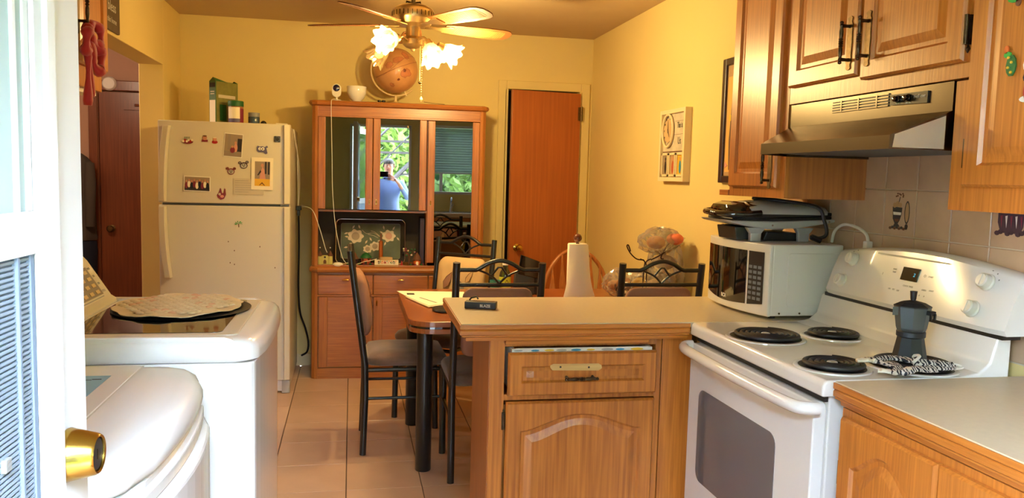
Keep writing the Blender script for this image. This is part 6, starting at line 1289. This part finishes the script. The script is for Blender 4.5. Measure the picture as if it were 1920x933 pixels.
E_(pelv, w1, ch1, ch2, nk0, nk, hd0, hd1, hd2, hd3)
hands = {}
for s in (-1, 1):
    hp_ = V_(s*.095, 0, .80, (.088, .090)); kn = V_(s*.105, .01, .44, (.058, .060)); an = V_(s*.11, -.01, .06, (.038, .042)); to = V_(s*.12, .12, .02, (.036, .026)); E_(pelv, hp_, kn, an, to)
    if s > 0: sh = V_(.175, -.01, 1.265, (.062, .060)); el = V_(.275, .10, 1.055, (.046, .046)); wr_ = V_(.135, .285, 1.285, (.028, .024)); pm_ = V_(.085, .340, 1.335, (.036, .018))
    else: sh = V_(-.175, -.01, 1.265, (.062, .060)); el = V_(-.28, .09, 1.05, (.046, .046)); wr_ = V_(-.215, .285, 1.29, (.028, .024)); pm_ = V_(-.185, .345, 1.335, (.036, .018))
    E_(ch2, sh, el, wr_, pm_); hands[s] = (wr_, pm_)
me = bpy.data.meshes.new('body'); me.from_pydata(bmv, bme, []); ob = bpy.data.objects.new('body', me); COL.objects.link(ob)
sk2 = ob.modifiers.new('skin', 'SKIN'); 
if not me.skin_vertices: bpy.context.view_layer.objects.active = ob; 
lay = me.skin_vertices[0].data if me.skin_vertices else None
if lay:
    for i, r in enumerate(rad): lay[i].radius = r
    lay[0].use_root = True
su = ob.modifiers.new('sub', 'SUBSURF'); su.levels = 2; su.render_levels = 2
dgp = bpy.context.evaluated_depsgraph_get(); me2 = bpy.data.meshes.new_from_object(ob.evaluated_get(dgp)); bpy.data.objects.remove(ob)
me2.transform(WM(ps).inverted()); me2.name = 'body'
for n_ in ('skin', 'shirt', 'jeans', 'rubber'): me2.materials.append(MATS[n_])
for p in me2.polygons:
    c = p.center+Vector((0, 0, -.03)); p.use_smooth = True; wy = c.y+PYc; 
    if c.z < .055: p.material_index = 3
    elif c.z < .86: p.material_index = 2
    elif c.z > 1.345 and abs(c.x) < .1 and wy < -.25: p.material_index = 0
    elif wy > -.155: p.material_index = 0
    else: p.material_index = 1
ob = bpy.data.objects.new('body', me2); COL.objects.link(ob); ob.parent = ps
# fingers and thumbs wrapped round the phone edge
for s in (-1, 1):
    b = Vector(bmv[hands[s][1]]); px0 = (.045 if s > 0 else -.155)
    for k in range(4):
        z = 1.372-.019*k; ln = (.9, 1., .97, .8)[k]
        P = [b+Vector((0, -.005, .02-.017*k)), Vector((px0+s*.022, -.030, z)), Vector((px0+s*.004, -.0225, z+.002)), Vector((px0-s*.030*ln, -.0185, z+.004))]
        MB().tube(smooth_path(P, 4), [.0095, .0094, .0092, .009, .0088, .0086, .0084, .0082, .008, .0078, .0074, .007, .0045][:len(smooth_path(P, 4))], 10).build('finger', 'skin', ob, smooth=True)
    P = [b+Vector((0, -.02, .0)), Vector((px0+s*.030, -.055, 1.365)), Vector((px0+s*.008, -.036, 1.388)), Vector((px0-s*.022, -.031, 1.392))]
    MB().tube(smooth_path(P, 4), .009, 10).build('thumb', 'skin', ob, smooth=True)
hc = Vector((PXc, PYc+.015, 1.505))
mat('lip', (150, 84, 76), .5); mat('eye_white', (225, 222, 215), .3)
for s in (-1, 1):
    MB().sphere(hc+Vector((s*.030, .078, .012)), .0115, 12).build('eye', 'eye_white', ob, smooth=True); MB().sphere(hc+Vector((s*.030, .0865, .012)), .0048, 8).build('pupil', 'hair', ob.children[-1], smooth=True)
    MB().tube([hc+Vector((s*.014, .089, .030)), hc+Vector((s*.032, .088, .035)), hc+Vector((s*.048, .074, .028))], .0035, 6).build('eyebrow', 'hair', ob, smooth=True)
    MB().sphere(hc+Vector((s*.076, 0, -.002)), .020, 12, (.35, .6, 1)).build('ear', 'skin', ob, smooth=True)
MB().loops([[hc+Vector((x*w_, y, z)) for x, y in ((-1, .078), (1, .078), (.5, y1), (-.5, y1))] for w_, y1, z in ((.006, .088, .016), (.010, .100, -.004), (.016, .110, -.022), (.012, .090, -.030))]).build('nose', 'skin', ob, smooth=True)
MB().tube([hc+Vector((-.024, .080, -.052)), hc+Vector((-.008, .092, -.049)), hc+Vector((.008, .092, -.049)), hc+Vector((.024, .080, -.052))], .0055, 8).build('mouth', 'lip', ob, smooth=True)
L = []
for i in range(9):
    b = R(-8+98*i/8); L.append([hc+Vector((.081*math.cos(a)*math.cos(b), -.008+(.096 if math.sin(a) < 0 else .090)*math.sin(a)*math.cos(b), .035+(.004 if math.sin(a) > .3 else -.045*(1-i/8))+.070*math.sin(b))) for a in [2*PI*k/28 for k in range(28)]])
MB().loops(L, False, True).build('hair', 'hair', ob, smooth=True)
MB().loops([[(PXc+x*s_, PYc-.005+y*s_, z) for x, y in circ(0, 0, .068, 20, .066)] for s_, z in ((1, 1.325), (1.12, 1.345), (1.05, 1.362), (.98, 1.350))], False, False).build('collar', 'shirt', ob, smooth=True)
ph = thing('phone', 'black smartphone held up sideways by the person outside', 'phone', (-.055, -.02, 1.39))
MB().prism(rrect(-.130, .026, 1.353, 1.427, .010), -.0185, -.0105, 'y').build('case', 'black_gloss', ph, bev=.001); MB().prism(rrect(-.124, .020, 1.358, 1.422, .008), -.0190, -.0185, 'y').build('screen', 'display', ph); MB().prism(rrect(.0, .022, 1.385, 1.420, .008), -.0105, -.0085, 'y').build('lens_island', 'black_plastic', ph)

# shared group phrases for the repeats
GROUPS = {'photo_print': 'photos on the freezer door', 'fridge_magnet': 'magnets on the freezer door', 'cabinet_magnet': 'magnets on the right wall cabinet', 'upper_cabinet': 'oak wall cabinets', 'bread_bag': 'plastic bags on the table',
          'cottage_ornament': 'little house ornaments in the hutch nook', 'tree': 'trees outside the doorway', 'base_cabinet': 'oak base cabinets'}
for o in list(COL.objects):
    g = GROUPS.get(o.name.split('.')[0])
    if g and o.parent is None and 'category' in o.keys() and g != 'oak base cabinets': o['group'] = g
